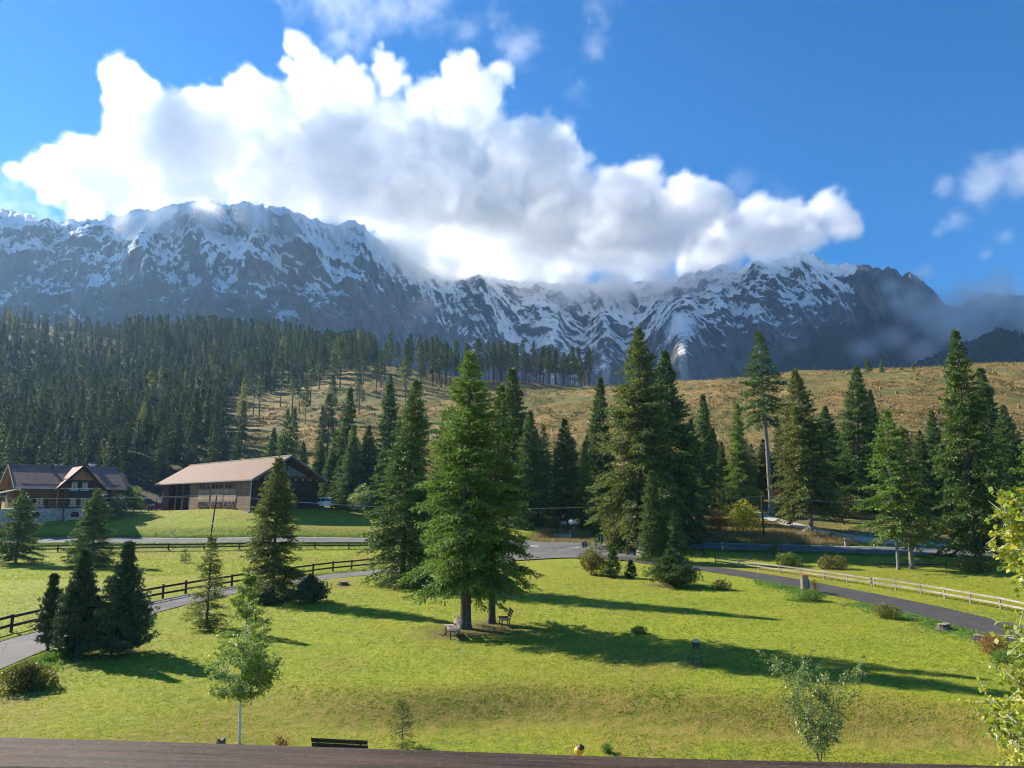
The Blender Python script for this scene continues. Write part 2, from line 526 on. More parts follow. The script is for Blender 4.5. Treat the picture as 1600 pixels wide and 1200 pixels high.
gm = mesh_np('ground', np.stack([GX, GY, GZm], -1).reshape(-1, 3), grid_faces(*GX.shape), MAT['meadow_grass'], smooth=True,
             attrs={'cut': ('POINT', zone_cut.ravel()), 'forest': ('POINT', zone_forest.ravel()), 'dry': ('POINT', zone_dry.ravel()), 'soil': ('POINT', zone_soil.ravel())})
tag(link(bpy.data.objects.new('ground', gm)), kind='structure')

# ------------------------------------------------------------------ roads
t = NT('asphalt')
v = t.pos()
n = t.noise(v, 0.5, 5, 0.6)
n2 = t.noise(v, 18, 3, 0.7)
c = t.mix(t.mapr(n, 0.3, 0.7), (0.125, 0.118, 0.11), (0.20, 0.19, 0.175))
c = t.mix(t.mapr(n2, 0.3, 0.7, 0, 0.5), c, (0.10, 0.098, 0.098))
k_ = t.node('ShaderNodeTexVoronoi', {'Vector': t.node('ShaderNodeMapping', {'Vector': v, 'Scale': (1, 1, 0.01)}).outputs[0], 'Scale': 0.35}, feature='DISTANCE_TO_EDGE').outputs[0]
c = t.mix(t.mapr(k_, 0.0, 0.012, 0.8, 0.0), c, (0.035, 0.034, 0.034))
n6 = t.noise(v, 0.12, 2, 0.4)
c = t.mix(t.mapr(n6, 0.56, 0.575, 0, 0.4), c, (0.07, 0.07, 0.072))
t.bsdf(c, 0.85, 0.15, t.bump(n2, 0.25, 0.02))
MAT['asphalt'] = t.mat
t = NT('fresh_asphalt')
v = t.pos()
n = t.noise(v, 0.7, 5, 0.6)
n2 = t.noise(v, 22, 3, 0.7)
c = t.mix(t.mapr(n, 0.3, 0.7), (0.048, 0.045, 0.042), (0.08, 0.075, 0.07))
t.bsdf(c, 0.8, 0.2, t.bump(n2, 0.3, 0.015))
MAT['fresh_asphalt'] = t.mat
t = NT('road_paint')
n = t.noise(t.pos(), 6, 5, 0.7)
t.bsdf(t.mix(t.mapr(n, 0.35, 0.65), (0.45, 0.45, 0.44), (0.78, 0.78, 0.75)), 0.6, 0.3)
MAT['road_paint'] = t.mat
t = NT('gravel')
n = t.noise(t.pos(), 1.2, 5, 0.7)
n2 = t.noise(t.pos(), 9, 3, 0.8)
t.bsdf(t.mix(t.mapr(n2, 0.3, 0.7), t.mix(t.mapr(n, 0.35, 0.65), (0.34, 0.27, 0.20), (0.50, 0.42, 0.33)), (0.55, 0.48, 0.40)), 0.9, 0.2, t.bump(n2, 0.5, 0.04))
MAT['gravel'] = t.mat

def strip(name, c, hw0, hw1, lift, mat, parent=None, n_across=7, kind='structure', sub=None, jitter=0.0):
    """a sheet laid on the ground along centre line c between two lateral offsets"""
    c = np.asarray(c)
    d = np.gradient(c, axis=0)
    d /= np.hypot(d[:, 0], d[:, 1])[:, None]
    nr = np.c_[-d[:, 1], d[:, 0]]
    off = np.linspace(hw0, hw1, n_across)
    X = c[:, None, 0] + nr[:, None, 0] * off
    Y = c[:, None, 1] + nr[:, None, 1] * off
    if jitter:
        k = np.arange(len(c)) * 0.35
        for col, sd in ((0, 3.3), (-1, 8.8)):
            j = jitter * fbm(k, k * 0 + sd, 0.5, 3)
            X[:, col] += nr[:, 0] * j
            Y[:, col] += nr[:, 1] * j
    Z = ground(X, Y) + lift
    me = mesh_np(name, np.stack([X, Y, Z], -1).reshape(-1, 3), grid_faces(len(c), n_across)[:, ::-1], mat, smooth=True)
    o = link(bpy.data.objects.new(name, me), parent)
    if parent is None:
        tag(o, kind=kind)
    return o

strip('road_junction', ROADS['apron'][0], -8.2, 8.2, 0.012, MAT['asphalt'], n_across=15)
_dc = ROADS['drive'][0]
_js = int(np.argmin(np.abs(_dc[:, 0] - at(900, 870, 88)[0]) + np.abs(_dc[:, 1] - 88)))
strip('driveway', _dc[:_js + 1], -1.75, 1.75, 0.017, MAT['asphalt'], jitter=0.22)
strip('driveway_right', _dc[_js:], -2.0, 2.0, 0.017, MAT['fresh_asphalt'], jitter=0.2)
main_road = strip('main_road', ROADS['road'][0], -3.7, 3.7, 0.022, MAT['asphalt'])
_mc = ROADS['road'][0]
strip('edge_line', _mc, 3.14, 3.42, 0.027, MAT['road_paint'], parent=main_road, n_across=2)
_ax = at(897, 851, 97)[0]
_l = _mc[:, 0] < _ax - 8.0
_r = _mc[:, 0] > _ax + 8.5
strip('edge_line', _mc[_l], -3.42, -3.14, 0.027, MAT['road_paint'], parent=main_road, n_across=2)
strip('edge_line', _mc[_r], -3.42, -3.14, 0.027, MAT['road_paint'], parent=main_road, n_across=2)
_m = np.where(~_l & ~_r)[0]
for k in range(0, len(_m) - 2, 2):          # short dashes across the mouth of the side road
    strip('dash', spline(_mc[_m[k:k + 2]], 0.5), -3.45, -3.10, 0.027, MAT['road_paint'], parent=main_road, n_across=2)
PATH = spline([on_ground(*p)[:2] for p in ((1000, 788), (1060, 789), (1110, 791), (1160, 797), (1200, 809), (1240, 820), (1290, 831), (1330, 839), (1380, 846))] + pp((1440, 850, 90), (1520, 855, 86.5)))
_pw = 1.2 + 0.9 * sstep(0.75, 1.0, np.linspace(0, 1, len(PATH)))
strip('gravel_path', PATH, -1.15, 1.15, 0.03, MAT['gravel'], jitter=0.3)
strip('gravel_verge', spline(pp((1370, 846, 91.2), (1430, 851, 89), (1500, 855, 86.5), (1545, 859, 84.5)), 0.8), -1.6, 1.3, 0.022, MAT['gravel'], jitter=0.5)
strip('gravel_layby', spline([on_ground(*p)[:2] for p in ((866, 839.5), (880, 839), (893, 839))], 0.8), -0.7, 0.7, 0.02, MAT['gravel'], jitter=0.4)
# ------------------------------------------------------------------ the mountain wall
CREST = np.array([(-500, 330), (-300, 318), (-150, 330), (0, 333), (25, 334), (45, 342), (80, 352), (110, 350), (140, 345), (170, 340), (250, 328), (330, 320), (390, 326), (440, 330), (480, 342), (520, 346),
                  (552, 348), (570, 356), (590, 376), (620, 398), (660, 420), (720, 434), (800, 440), (900, 446), (980, 446), (1040, 440), (1080, 432), (1110, 424), (1128, 412), (1142, 418), (1152, 426), (1166, 409), (1182, 405), (1200, 412),
                  (1215, 406), (1240, 401), (1262, 399), (1280, 404), (1296, 418), (1306, 414), (1322, 412), (1340, 420), (1348, 418), (1358, 416), (1366, 424), (1376, 418), (1388, 415), (1400, 421), (1410, 432), (1422, 430), (1440, 440),
                  (1456, 456), (1475, 472), (1500, 486), (1540, 500), (1600, 516), (1700, 530), (1900, 560), (2100, 580)], float)
NC, NR = 940, 230
cpx = np.concatenate([np.linspace(-480, -40, 90, endpoint=False), np.linspace(-40, 1640, NC - 150, endpoint=False), np.linspace(1640, 2100, 60)])
cpy = np.interp(cpx, CREST[:, 0], CREST[:, 1])
ker = np.hanning(121)
ker /= ker.sum()
cpys = np.convolve(np.pad(cpy, 60, mode='edge'), ker, 'valid')
crx, crz_s = ratios(cpx, cpys)
_, crz = ratios(cpx, cpy)
CR = 612.0 / crz_s                                        # the crest stands roughly level, the wall swings nearer and farther
CR = np.minimum(CR, 2150)
CZc = np.minimum(CZ + CR * crz + 13 * fbm(cpx / 16.0, cpx * 0 + 2.2, 0.5, 4, 0.6, True) - 6, 642)
CXc = crx * CR
HL = np.hypot(CXc, CR)
inx, iny = -CXc / HL, -CR / HL                            # towards the valley
fans = [(-60, 90, 90), (95, 110, 85), (330, 40, 60), (560, 50, 50), (745, 100, 52), (862, 85, 48), (945, 95, 58), (1062, 185, 78), (1190, 70, 46), (1250, 40, 40), (1330, 60, 60)]
zb = 285 + np.zeros(NC)
for p, a, w in fans:
    zb = zb + a * np.exp(-((cpx - p) / (0.62 * w)) ** 2)
zb = zb - 90 * sstep(1100, 1250, cpx) - 60 * (1 - sstep(80, 200, cpx))
zb = zb + 16 * fbm(cpx / 22.0, cpx * 0 + 4.4, 0.5, 3)
zb = np.minimum(zb, CZc - 90)
# profile: horizontal run from the crest and height, foot -> talus head -> shoulder -> crest -> back
u = np.concatenate([np.linspace(0, 1, 60, endpoint=False), np.linspace(1, 2, 85, endpoint=False), np.linspace(2, 3, 60, endpoint=False), np.linspace(3, 4, NR - 205)])
sh_run, sh_frac = 62 + 30 * np.sin(cpx / 90.0), 0.66 + 0.08 * np.sin(cpx / 57.0 + 1)
cl_run = 175 + 25 * np.sin(cpx / 71.0)
kr = np.stack([cl_run + (zb - 60) / 0.64, cl_run, sh_run, 0 * cpx, 0 * cpx - 330])
kz = np.stack([0 * cpx + 60, zb, zb + (CZc - zb) * sh_frac, CZc, CZc - 230])
seg = np.minimum(u.astype(int), 3)
fr = (u - seg)[:, None]
RUN = kr[seg] * (1 - fr) + kr[seg + 1] * fr
MZ = kz[seg] * (1 - fr) + kz[seg + 1] * fr
MX, MY = CXc + inx * RUN, CR + iny * RUN
cliff = sstep(0.85, 1.15, u)[:, None] * (1 - sstep(3.2, 3.8, u)[:, None])
top = 1 - 0.62 * np.exp(-((u - 3.0) / 0.22) ** 2)[:, None]
amp = (0.14 + 0.86 * cliff) * top
big = fbm(MX / 150, MY / 150, MZ / 420, 4, 0.5, True)
mid = fbm((MX + 0.45 * MZ) / 52 + 3, MY / 52, MZ / 210, 4, 0.55, True)
fine = fbm(MX / 13, MY / 13 + 9, MZ / 26, 4, 0.6)
ribs = np.abs(((cpx[None, :] + 0.16 * (MZ - 300) + 26 * fbm(MX / 120, MY / 120, MZ / 200, 3)) / 88.0) % 1.0 - 0.5) * 4 - 1
bigk = np.interp(cpx, [-300, 500, 620, 1100, 1400], [95, 95, 70, 70, 80])[None, :]
disp = amp * (bigk * (big - 0.1) + 20 * ribs + 32 * mid + 8 * fine)
# ledges that hold the snow
lz = MZ + 0.28 * MX + 45 * fbm(MX / 95, MY / 95, MZ / 200, 3)
saw = ((lz + 30 * fbm(MX / 33, MY / 33, MZ / 60, 3)) / 31.0) % 1.0
lift = cliff * top * (0.35 + 0.9 * sstep(-0.2, 0.4, fbm(MX / 130, MY / 130, 7.7, 3))) * (2.2 * np.where(saw < 0.62, saw / 0.62, (1 - saw) / 0.38) - 1.0)
MX = MX + inx * disp
MY = MY + iny * disp
MZ = MZ + lift + amp * 6 * fbm(MX / 25, MY / 25, MZ / 25 + 5, 4) + cliff * (1 - top) * 4 * fbm(MX / 12, MY / 12, 3.3, 3)
MZ = np.minimum(MZ, 648)
# what covers it: bias of the snow line, woods low down
PX = np.broadcast_to(cpx, MZ.shape)
line = np.interp(cpx, [-300, 0, 120, 250, 400, 520, 600, 640, 720, 850, 1000, 1060, 1120, 1200, 1330, 1345, 1400], [420, 418, 400, 400, 405, 415, 470, 470, 372, 362, 360, 362, 400, 430, 450, 760, 800])
snow_b = (MZ - line) / 95.0
snow_b = snow_b + 0.55 * fbm(MX / 90, MY / 90, MZ / 90, 3)
wood_line = np.interp(cpx, [-300, 0, 200, 420, 560, 640, 1080, 1170, 1300, 1360, 1440, 1700], [410, 405, 400, 360, 300, 120, 120, 300, 400, 470, 560, 640])
wood = sstep(-25, 25, wood_line - MZ + 40 * fbm(MX / 60, MY / 60, MZ / 60, 3))
t = NT('snowy_limestone')
geo = t.node('ShaderNodeNewGeometry')
v = t.pos()
nz = t.node('ShaderNodeSeparateXYZ', {0: geo.outputs['Normal']}).outputs[2]
nA = t.noise(v, 0.02, 6, 0.6)
nB = t.noise(t.pos((1, 1, 0.35)), 0.075, 6, 0.68)
nC = t.noise(v, 0.25, 4, 0.7)
rock = t.mix(t.mapr(nB, 0.35, 0.65), (0.05, 0.048, 0.05), (0.16, 0.15, 0.145))
rock = t.mix(t.mapr(nA, 0.5, 0.7, 0, 0.6), rock, (0.30, 0.245, 0.19))
scree = t.mix(t.mapr(nC, 0.3, 0.7), (0.27, 0.22, 0.175), (0.42, 0.34, 0.28))
rock = t.mix(t.mapr(nz, 0.66, 0.78), rock, scree)
trees = t.mix(t.mapr(nC, 0.35, 0.65), (0.012, 0.02, 0.012), (0.035, 0.05, 0.022))
rock = t.mix(t.attr('wood'), rock, trees)
dg = t.node('ShaderNodeMapping', {'Vector': geo.outputs['Position'], 'Rotation': (0, R(38), 0), 'Scale': (1, 1, 0.22)}).outputs[0]
nD = t.noise(dg, 0.085, 5, 0.7)
dg2 = t.node('ShaderNodeMapping', {'Vector': geo.outputs['Position'], 'Rotation': (0, R(-30), 0), 'Scale': (1, 1, 0.3)}).outputs[0]
nE = t.noise(dg2, 0.06, 5, 0.7)
s1 = t.math('MULTIPLY', t.math('SUBTRACT', nz, 0.50), 1.5)
for q_, off_, k_ in ((nB, 0.5, 1.6), (nC, 0.5, 2.0), (nA, 0.48, 1.8), (nD, 0.5, 2.4), (nE, 0.5, 2.0)):
    s1 = t.math('ADD', s1, t.math('MULTIPLY', t.math('SUBTRACT', q_, off_), k_))
s2 = t.math('ADD', s1, t.node('ShaderNodeClamp', {0: t.attr('snow'), 1: -3.0, 2: 0.85}).outputs[0])
snow = t.mapr(s2, 0.16, 0.46, smooth=True)
c = t.mix(snow, rock, (0.86, 0.87, 0.89))
hh = t.math('ADD', nB, t.math('MULTIPLY', nC, 0.4))
t.bsdf(c, 0.85, 0.15, t.bump(hh, 0.9, 7.0))
MAT['snowy_limestone'] = t.mat
mm = mesh_np('mountain', np.stack([MX, MY, MZ], -1).reshape(-1, 3), grid_faces(NR, NC), MAT['snowy_limestone'], smooth=True,
             attrs={'snow': ('POINT', snow_b.ravel()), 'wood': ('POINT', wood.ravel())})
tag(link(bpy.data.objects.new('mountain', mm)), kind='structure')

# dark wooded ridges beyond the clear-cut hill
def ridge(name, crest, dist, slope, seed, rough=16):
    px = np.linspace(crest[0][0], crest[-1][0], 240)
    py = np.interp(px, [c[0] for c in crest], [c[1] for c in crest])
    rx, rz = ratios(px, py)
    D = dist + 60 * np.sin(px / 83.0 + seed)
    zt = CZ + rz * D + 7 * fbm(px / 3.2, px * 0 + seed, 0.5, 3)
    run = np.concatenate([[420], np.linspace(330, 0, 46), np.linspace(-40, -300, 8)])[:, None]
    X = rx * D - rx * run * 0.9
    Y = D - run
    Z = zt - np.abs(run) * slope + rough * fbm(X / 70, Y / 70, seed, 4) * np.minimum(1, np.abs(run) / 60)
    me = mesh_np(name, np.stack([X, Y, Z], -1).reshape(-1, 3), grid_faces(len(run), len(px)), MAT['far_wood'], smooth=True)
    return tag(link(bpy.data.objects.new(name, me)), kind='structure')
t = NT('far_wood')
v = t.pos((1, 1, 0.5))
n1, n2 = t.noise(v, 0.02, 4), t.noise(v, 0.16, 4, 0.7)
c = t.mix(t.mapr(n2, 0.35, 0.65), (0.010, 0.018, 0.010), (0.04, 0.055, 0.022))
c = t.mix(t.mapr(n1, 0.58, 0.7, 0, 0.7), c, (0.10, 0.095, 0.08))
t.bsdf(c, 0.9, 0.1, t.bump(n2, 1.0, 9.0))
MAT['far_wood'] = t.mat
ridge('hill_far', [(1380, 560), (1440, 520), (1500, 478), (1545, 458), (1600, 462), (1700, 455), (1900, 470)], 1900, 0.75, 2.0)
ridge('hill_wooded', [(1290, 600), (1350, 590), (1420, 572), (1480, 545), (1530, 527), (1560, 512), (1600, 520), (1700, 520), (1900, 540)], 1050, 0.6, 5.0)

# ------------------------------------------------------------------ cloud, mist and the air itself
def volume(name, lo, hi, res, dens, mat, step=0.0):
    """a fog grid: the densities sit on the object's own points and are read into voxels"""
    nx, ny, nz_ = res
    me = bpy.data.meshes.new(name)
    me.vertices.add(nx * ny * nz_)
    a = me.attributes.new('d', 'FLOAT', 'POINT')
    a.data.foreach_set('value', np.ascontiguousarray(dens, np.float32).ravel())
    o = link(bpy.data.objects.new(name, me))
    g = bpy.data.node_groups.new(name + '_grid', 'GeometryNodeTree')
    g.interface.new_socket('Geometry', in_out='INPUT', socket_type='NodeSocketGeometry')
    g.interface.new_socket('Geometry', in_out='OUTPUT', socket_type='NodeSocketGeometry')
    N, L = g.nodes, g.links
    gi, go = N.new('NodeGroupInput'), N.new('NodeGroupOutput')
    vc = N.new('GeometryNodeVolumeCube')
    vc.inputs['Min'].default_value = lo
    vc.inputs['Max'].default_value = hi
    for k, r_ in zip('XYZ', res):
        vc.inputs['Resolution ' + k].default_value = r_
    ps = N.new('GeometryNodeInputPosition')
    sub = N.new('ShaderNodeVectorMath')
    sub.operation = 'SUBTRACT'
    L.new(ps.outputs[0], sub.inputs[0])
    sub.inputs[1].default_value = lo
    mul = N.new('ShaderNodeVectorMath')
    mul.operation = 'MULTIPLY'
    L.new(sub.outputs[0], mul.inputs[0])
    mul.inputs[1].default_value = [(r_ - 1) / (h - l) for r_, h, l in zip(res, hi, lo)]
    sep = N.new('ShaderNodeSeparateXYZ')
    L.new(mul.outputs[0], sep.inputs[0])
    def m(op, a_, b_):
        nd = N.new('ShaderNodeMath')
        nd.operation = op
        for i, q in ((0, a_), (1, b_)):
            if isinstance(q, (int, float)):
                nd.inputs[i].default_value = q
            else:
                L.new(q, nd.inputs[i])
        return nd.outputs[0]
    ix, iy, iz = (m('ROUND', sep.outputs[k], 0) for k in range(3))
    # integers past 2^24 would lose their last digit as floats, the grids stay well below
    idx = m('ADD', m('MULTIPLY', m('ADD', m('MULTIPLY', ix, ny), iy), nz_), iz)
    na = N.new('GeometryNodeInputNamedAttribute')
    na.data_type = 'FLOAT'
    na.inputs['Name'].default_value = 'd'
    si = N.new('GeometryNodeSampleIndex')
    si.data_type = 'FLOAT'
    si.domain = 'POINT'
    si.clamp = True
    L.new(gi.outputs[0], si.inputs['Geometry'])
    L.new(na.outputs[0], si.inputs['Value'])
    L.new(idx, si.inputs['Index'])
    L.new(si.outputs[0], vc.inputs['Density'])
    sm = N.new('GeometryNodeSetMaterial')
    sm.inputs['Material'].default_value = mat
    L.new(vc.outputs[0], sm.inputs[0])
    L.new(sm.outputs[0], go.inputs[0])
    md = o.modifiers.new('grid', 'NODES')
    md.node_group = g
    me.materials.append(mat)
    return tag(o, kind='stuff')

def fog_mat(name, col, dens, aniso, rate=1.0):
    t = NT(name)
    vv = t.node('ShaderNodeVolumePrincipled', {'Color': (*col, 1), 'Density': dens, 'Anisotropy': aniso})
    t.l.new(vv.outputs[0], t.out.inputs['Volume'])
    t.mat.cycles.volume_step_rate = rate
    return t.mat

HAZE_TOP = 655.0
def puffs_field(pf, lo, hi, vox, ns, power=1.0, zmin=None, thick=0.3, erode=0.6, seed=0.0):
    res = [int(round((h - l) / vox)) + 1 for l, h in zip(lo, hi)]
    ax = [np.linspace(l, h, r_).astype(np.float32) for l, h, r_ in zip(lo, hi, res)]
    X, Y, Z = np.meshgrid(*ax, indexing='ij')
    D = np.full(X.shape, -1.0, np.float32)
    for (x, y, z, r, sy, sz) in pf:
        sl = tuple(slice(max(0, np.searchsorted(a, c - q)), np.searchsorted(a, c + q)) for a, c, q in zip(ax, (x, y, z), (r * 1.25, r * sy * 1.25, r * sz * 1.25)))
        q = 1 - np.sqrt(((X[sl] - x) / r) ** 2 + ((Y[sl] - y) / (r * sy)) ** 2 + ((Z[sl] - z) / (r * sz)) ** 2)
        D[sl] = np.maximum(D[sl], q)
    act = D > -0.45
    n = np.zeros_like(D)
    xs, ys, zs = X[act], Y[act], Z[act]
    wx, wz = fbm(xs / (ns * 1.3), ys / (ns * 1.3), zs / (ns * 1.3) + seed, 2), fbm(xs / (ns * 1.3) + 31, ys / (ns * 1.3), zs / (ns * 1.3), 2)
    xs, ys, zs = xs + ns * 0.55 * wx, ys + ns * 0.3 * wz, zs + ns * 0.55 * wz
    n[act] = fbm(xs / ns + seed, ys / ns, zs / ns, 6, 0.68)
    # billows: the folded noise gives cauliflower edges
    n[act] += 0.5 * (fbm(xs / (ns * 0.42), ys / (ns * 0.42) + seed, zs / (ns * 0.42), 4, 0.55, True) - 0.25)
    D = np.where(act, D + erode * n, -1)
    D = np.clip(D / thick, 0, 1) ** power
    if zmin is not None:
        D *= sstep(zmin, zmin + 20, Z)
    for k in range(3):
        i0, i1 = [slice(None)] * 3, [slice(None)] * 3
        i0[k], i1[k] = 0, -1
        D[tuple(i0)] = 0
        D[tuple(i1)] = 0
    return res, D

CLOUD_PUFFS = [(60, 278, 34), (110, 268, 42), (160, 282, 48), (214, 140, 30), (210, 170, 36), (200, 205, 34), (232, 215, 50), (255, 262, 68), (185, 245, 40), (300, 195, 46), (335, 240, 78), (385, 150, 32), (405, 165, 40), (430, 215, 60),
               (480, 118, 36), (470, 90, 24), (515, 180, 58), (465, 262, 80), (385, 292, 50), (555, 140, 34), (608, 120, 28), (600, 95, 20), (605, 205, 66), (680, 160, 40), (720, 125, 32), (765, 140, 34), (790, 128, 16), (745, 205, 50), (785, 235, 58), (845, 250, 55), (888, 252, 34),
               (560, 272, 80), (660, 285, 90), (760, 305, 90), (860, 325, 78), (640, 362, 52), (720, 385, 62), (820, 395, 60), (905, 305, 44), (960, 292, 36), (1000, 298, 42), (945, 365, 76), (1040, 350, 66), (1090, 335, 42), (1120, 372, 56), (1180, 365, 46),
               (1000, 405, 45), (1100, 405, 42), (900, 412, 42), (1235, 352, 34), (1290, 338, 38), (1325, 347, 30), (1255, 378, 30), (1195, 395, 34), (125, 315, 30), (200, 305, 46), (280, 305, 40), (540, 318, 40), (330, 300, 40), (450, 305, 36), (1060, 300, 24)]
THIN_PUFFS = [(520, 45, 18), (545, 70, 18), (530, 15, 22), (575, 10, 26), (620, 2, 22), (655, -5, 24), (540, -10, 40), (730, 45, 14), (780, 25, 10), (775, 60, 9), (935, 20, 12), (928, 55, 12), (920, 85, 8), (945, -5, 14), (902, 140, 12), (800, 90, 16), (25, 318, 24), (72, 338, 18), (820, 50, 14), (1160, 285, 12), (1215, 315, 16)]
RIGHT_PUFFS = [(1600, 262, 34), (1565, 265, 30), (1540, 290, 28), (1515, 312, 26), (1500, 340, 20), (1485, 352, 12), (1492, 283, 14), (1640, 262, 44), (1700, 270, 40), (1557, 382, 13), (1550, 395, 9), (1580, 300, 20)]
def place_puffs(lst, sy, thin=1.0, extra=0):
    rg = np.random.RandomState(5)
    out = []
    for px, py, r in lst:
        subs = [(px, py, r)] + [(px + r * 0.85 * math.cos(a), py - r * 0.75 * math.sin(a), r * rg.uniform(0.3, 0.5)) for a in rg.uniform(-0.2, 3.4, extra)]
        for qx, qy, q in subs:
            rx, rz = (float(k) for k in ratios(qx, qy))
            Y = max(1640.0, (HAZE_TOP + 8) / (rz - 0.62 * q / F))
            Y = min(Y, 2700)
            rm = q * Y / F
            out.append((rx * Y, Y + rg.uniform(-40, 40), CZ + rz * Y, rm * thin, sy, 1.0))
    return out
MAT['cloud_vapour'] = fog_mat('cloud_vapour', (0.974, 0.978, 0.988), 0.024, 0.42, 2.4)
MAT['mist_vapour'] = fog_mat('mist_vapour', (0.99, 0.993, 1.0), 0.020, 0.4, 2.0)
pf = place_puffs(CLOUD_PUFFS, 1.25, 1.0, 3)
lo, hi = (-1560.0, 1440.0, HAZE_TOP + 2), (1260.0, 2460.0, 1420.0)
res, D = puffs_field(pf, lo, hi, 8.0, 110.0, 1.0, HAZE_TOP + 3, 0.34, 0.98)
res2, D2 = puffs_field(place_puffs(THIN_PUFFS, 1.0, 2.3, 3), lo, hi, 8.0, 60.0, 2.0, HAZE_TOP + 3, 1.0, 1.5, 3.0)
volume('cloud', lo, hi, res, np.maximum(D, D2 * 0.09), MAT['cloud_vapour'])
lo, hi = (980.0, 1500.0, HAZE_TOP + 2), (1900.0, 2100.0, 1100.0)
res, D = puffs_field(place_puffs(RIGHT_PUFFS, 0.9, 1.3, 2), lo, hi, 9.0, 80.0, 1.2, HAZE_TOP + 3, 0.6, 0.9, 1.7)
volume('cloud', lo, hi, res, D * 0.28, MAT['cloud_vapour'])
# mist banks against the wall, under the level of the clouds
MIST = [(600, 378, 30, 1560), (640, 400, 36, 1720), (690, 418, 34, 1800), (750, 430, 34, 1860), (820, 436, 34, 1880), (890, 440, 34, 1880), (960, 440, 32, 1880), (1030, 434, 30, 1860), (1090, 424, 28, 1800), (1140, 412, 24, 1740),
        (330, 328, 24, 1420), (400, 330, 24, 1420), (470, 340, 24, 1440), (260, 334, 22, 1430), (200, 338, 18, 1440), (530, 348, 24, 1470), (1200, 405, 16, 1700), (1235, 398, 14, 1700),
        (310, 448, 26, 1270), (340, 440, 16, 1270), (275, 462, 20, 1270), (650, 440, 22, 1560), (660, 480, 24, 1560), (640, 510, 16, 1560), (680, 520, 14, 1600),
        (1420, 470, 34, 1400), (1470, 485, 50, 1420), (1530, 480, 56, 1500), (1600, 490, 60, 1500), (1670, 490, 60, 1500), (1400, 525, 26, 1380), (1350, 545, 24, 1380), (1450, 545, 34, 1380), (1395, 445, 26, 1450), (1440, 430, 20, 1500), (1520, 530, 30, 1380), (1230, 545, 20, 1420), (1480, 510, 40, 1400), (1560, 440, 24, 1500)]
mp = []
for px, py, r, Y in MIST:
    x, y, z = at(px, py, Y)
    if py < 445 and px < 1300:                              # banks along the crest stand just in front of the wall
        Y = float(np.interp(px, cpx, CR)) - 95
        x, y, z = at(px, py + 14, Y)
        r = r * 1.35
    mp.append((x, y, min(z, HAZE_TOP - 12 - 0.4 * r), r * Y / F, 1.1, 0.85))
lo, hi = (-1020.0, 1180.0, 260.0), (1300.0, 2000.0, HAZE_TOP - 3)
crest_b = [q for q, m_ in zip(mp, MIST) if m_[1] < 445 and m_[0] < 1300]
rest_b = [q for q, m_ in zip(mp, MIST) if not (m_[1] < 445 and m_[0] < 1300)]
res, D = puffs_field(rest_b, lo, hi, 15.0, 95.0, 1.0, None, 1.1, 0.9, 6.0)
_, Dc = puffs_field(crest_b, lo, hi, 15.0, 95.0, 1.0, None, 0.8, 0.8, 2.0)
D = np.maximum(D, 1.3 * Dc)
D *= 1 - sstep(HAZE_TOP - 22, HAZE_TOP - 4, np.linspace(lo[2], hi[2], res[2]))[None, None, :] * 0.6
volume('mist', lo, hi, res, D, MAT['mist_vapour'])

t = NT('air')
vv = t.node('ShaderNodeVolumePrincipled', {'Color': (0.34, 0.60, 1.0, 1), 'Density': 0.000095, 'Anisotropy': 0.35})
t.l.new(vv.outputs[0], t.out.inputs['Volume'])
hb = MB().box((0, 1200, (HAZE_TOP - 60) / 2), (5400, 3400, HAZE_TOP + 60))
tag(hb.build('haze', t.mat), kind='stuff')
# ------------------------------------------------------------------ bark, needles, leaves
def bark_mat(name, a, b, sc=9.0):
    t = NT(name)
    v = t.coord('Object', (1, 1, 0.25))
    n = t.noise(v, sc, 5, 0.65)
    t.bsdf(t.mix(t.mapr(n, 0.35, 0.65), a, b), 0.9, 0.15, t.bump(n, 0.8, 0.04))
    MAT[name] = t.mat
bark_mat('spruce_bark', (0.055, 0.042, 0.034), (0.15, 0.125, 0.105))
bark_mat('pale_bark', (0.12, 0.105, 0.09), (0.30, 0.27, 0.24))
t = NT('birch_bark')
v = t.coord('Object', (1, 1, 3.0))
n, n2 = t.noise(v, 5.0, 4, 0.6), t.noise(t.coord('Object', (0.6, 0.6, 7)), 9, 3)
c = t.mix(t.mapr(n2, 0.58, 0.66), (0.62, 0.60, 0.55), (0.06, 0.05, 0.045))
t.bsdf(t.mix(t.mapr(n, 0.6, 0.7), c, (0.09, 0.075, 0.065)), 0.8, 0.2, t.bump(n, 0.4, 0.01))
MAT['birch_bark'] = t.mat

def leaf_mat(name, stops, trans=(0.20, 0.30, 0.03), fac=0.3, rough=0.55, spec=0.25, objvar=0.12):
    """stops: colours along the per-leaf 'tint' value; each tree shifts a little in brightness and hue"""
    t = NT(name)
    tint = t.attr('tint')
    c = t.ramp(tint, [(i / (len(stops) - 1), s) for i, s in enumerate(stops)])
    rnd = t.node('ShaderNodeObjectInfo').outputs['Random']
    hs = t.node('ShaderNodeHueSaturation', {'Color': c, 'Hue': t.mapr(rnd, 0, 1, 0.5 - 0.018, 0.5 + 0.012), 'Value': t.mapr(t.math('FRACT', t.math('MULTIPLY', rnd, 7.31)), 0, 1, 1 - objvar, 1 + objvar)})
    tr = t.mix(0.5, trans, c)
    t.leafy(hs.outputs[0], tr, fac, rough, spec)
    MAT[name] = t.mat
leaf_mat('spruce_needles', [(0.049, 0.087, 0.024), (0.102, 0.168, 0.034), (0.188, 0.276, 0.048)], (0.10, 0.17, 0.02), 0.26)
leaf_mat('bright_spruce_needles', [(0.070, 0.116, 0.023), (0.147, 0.234, 0.036), (0.274, 0.370, 0.053)], (0.16, 0.26, 0.03), 0.34)
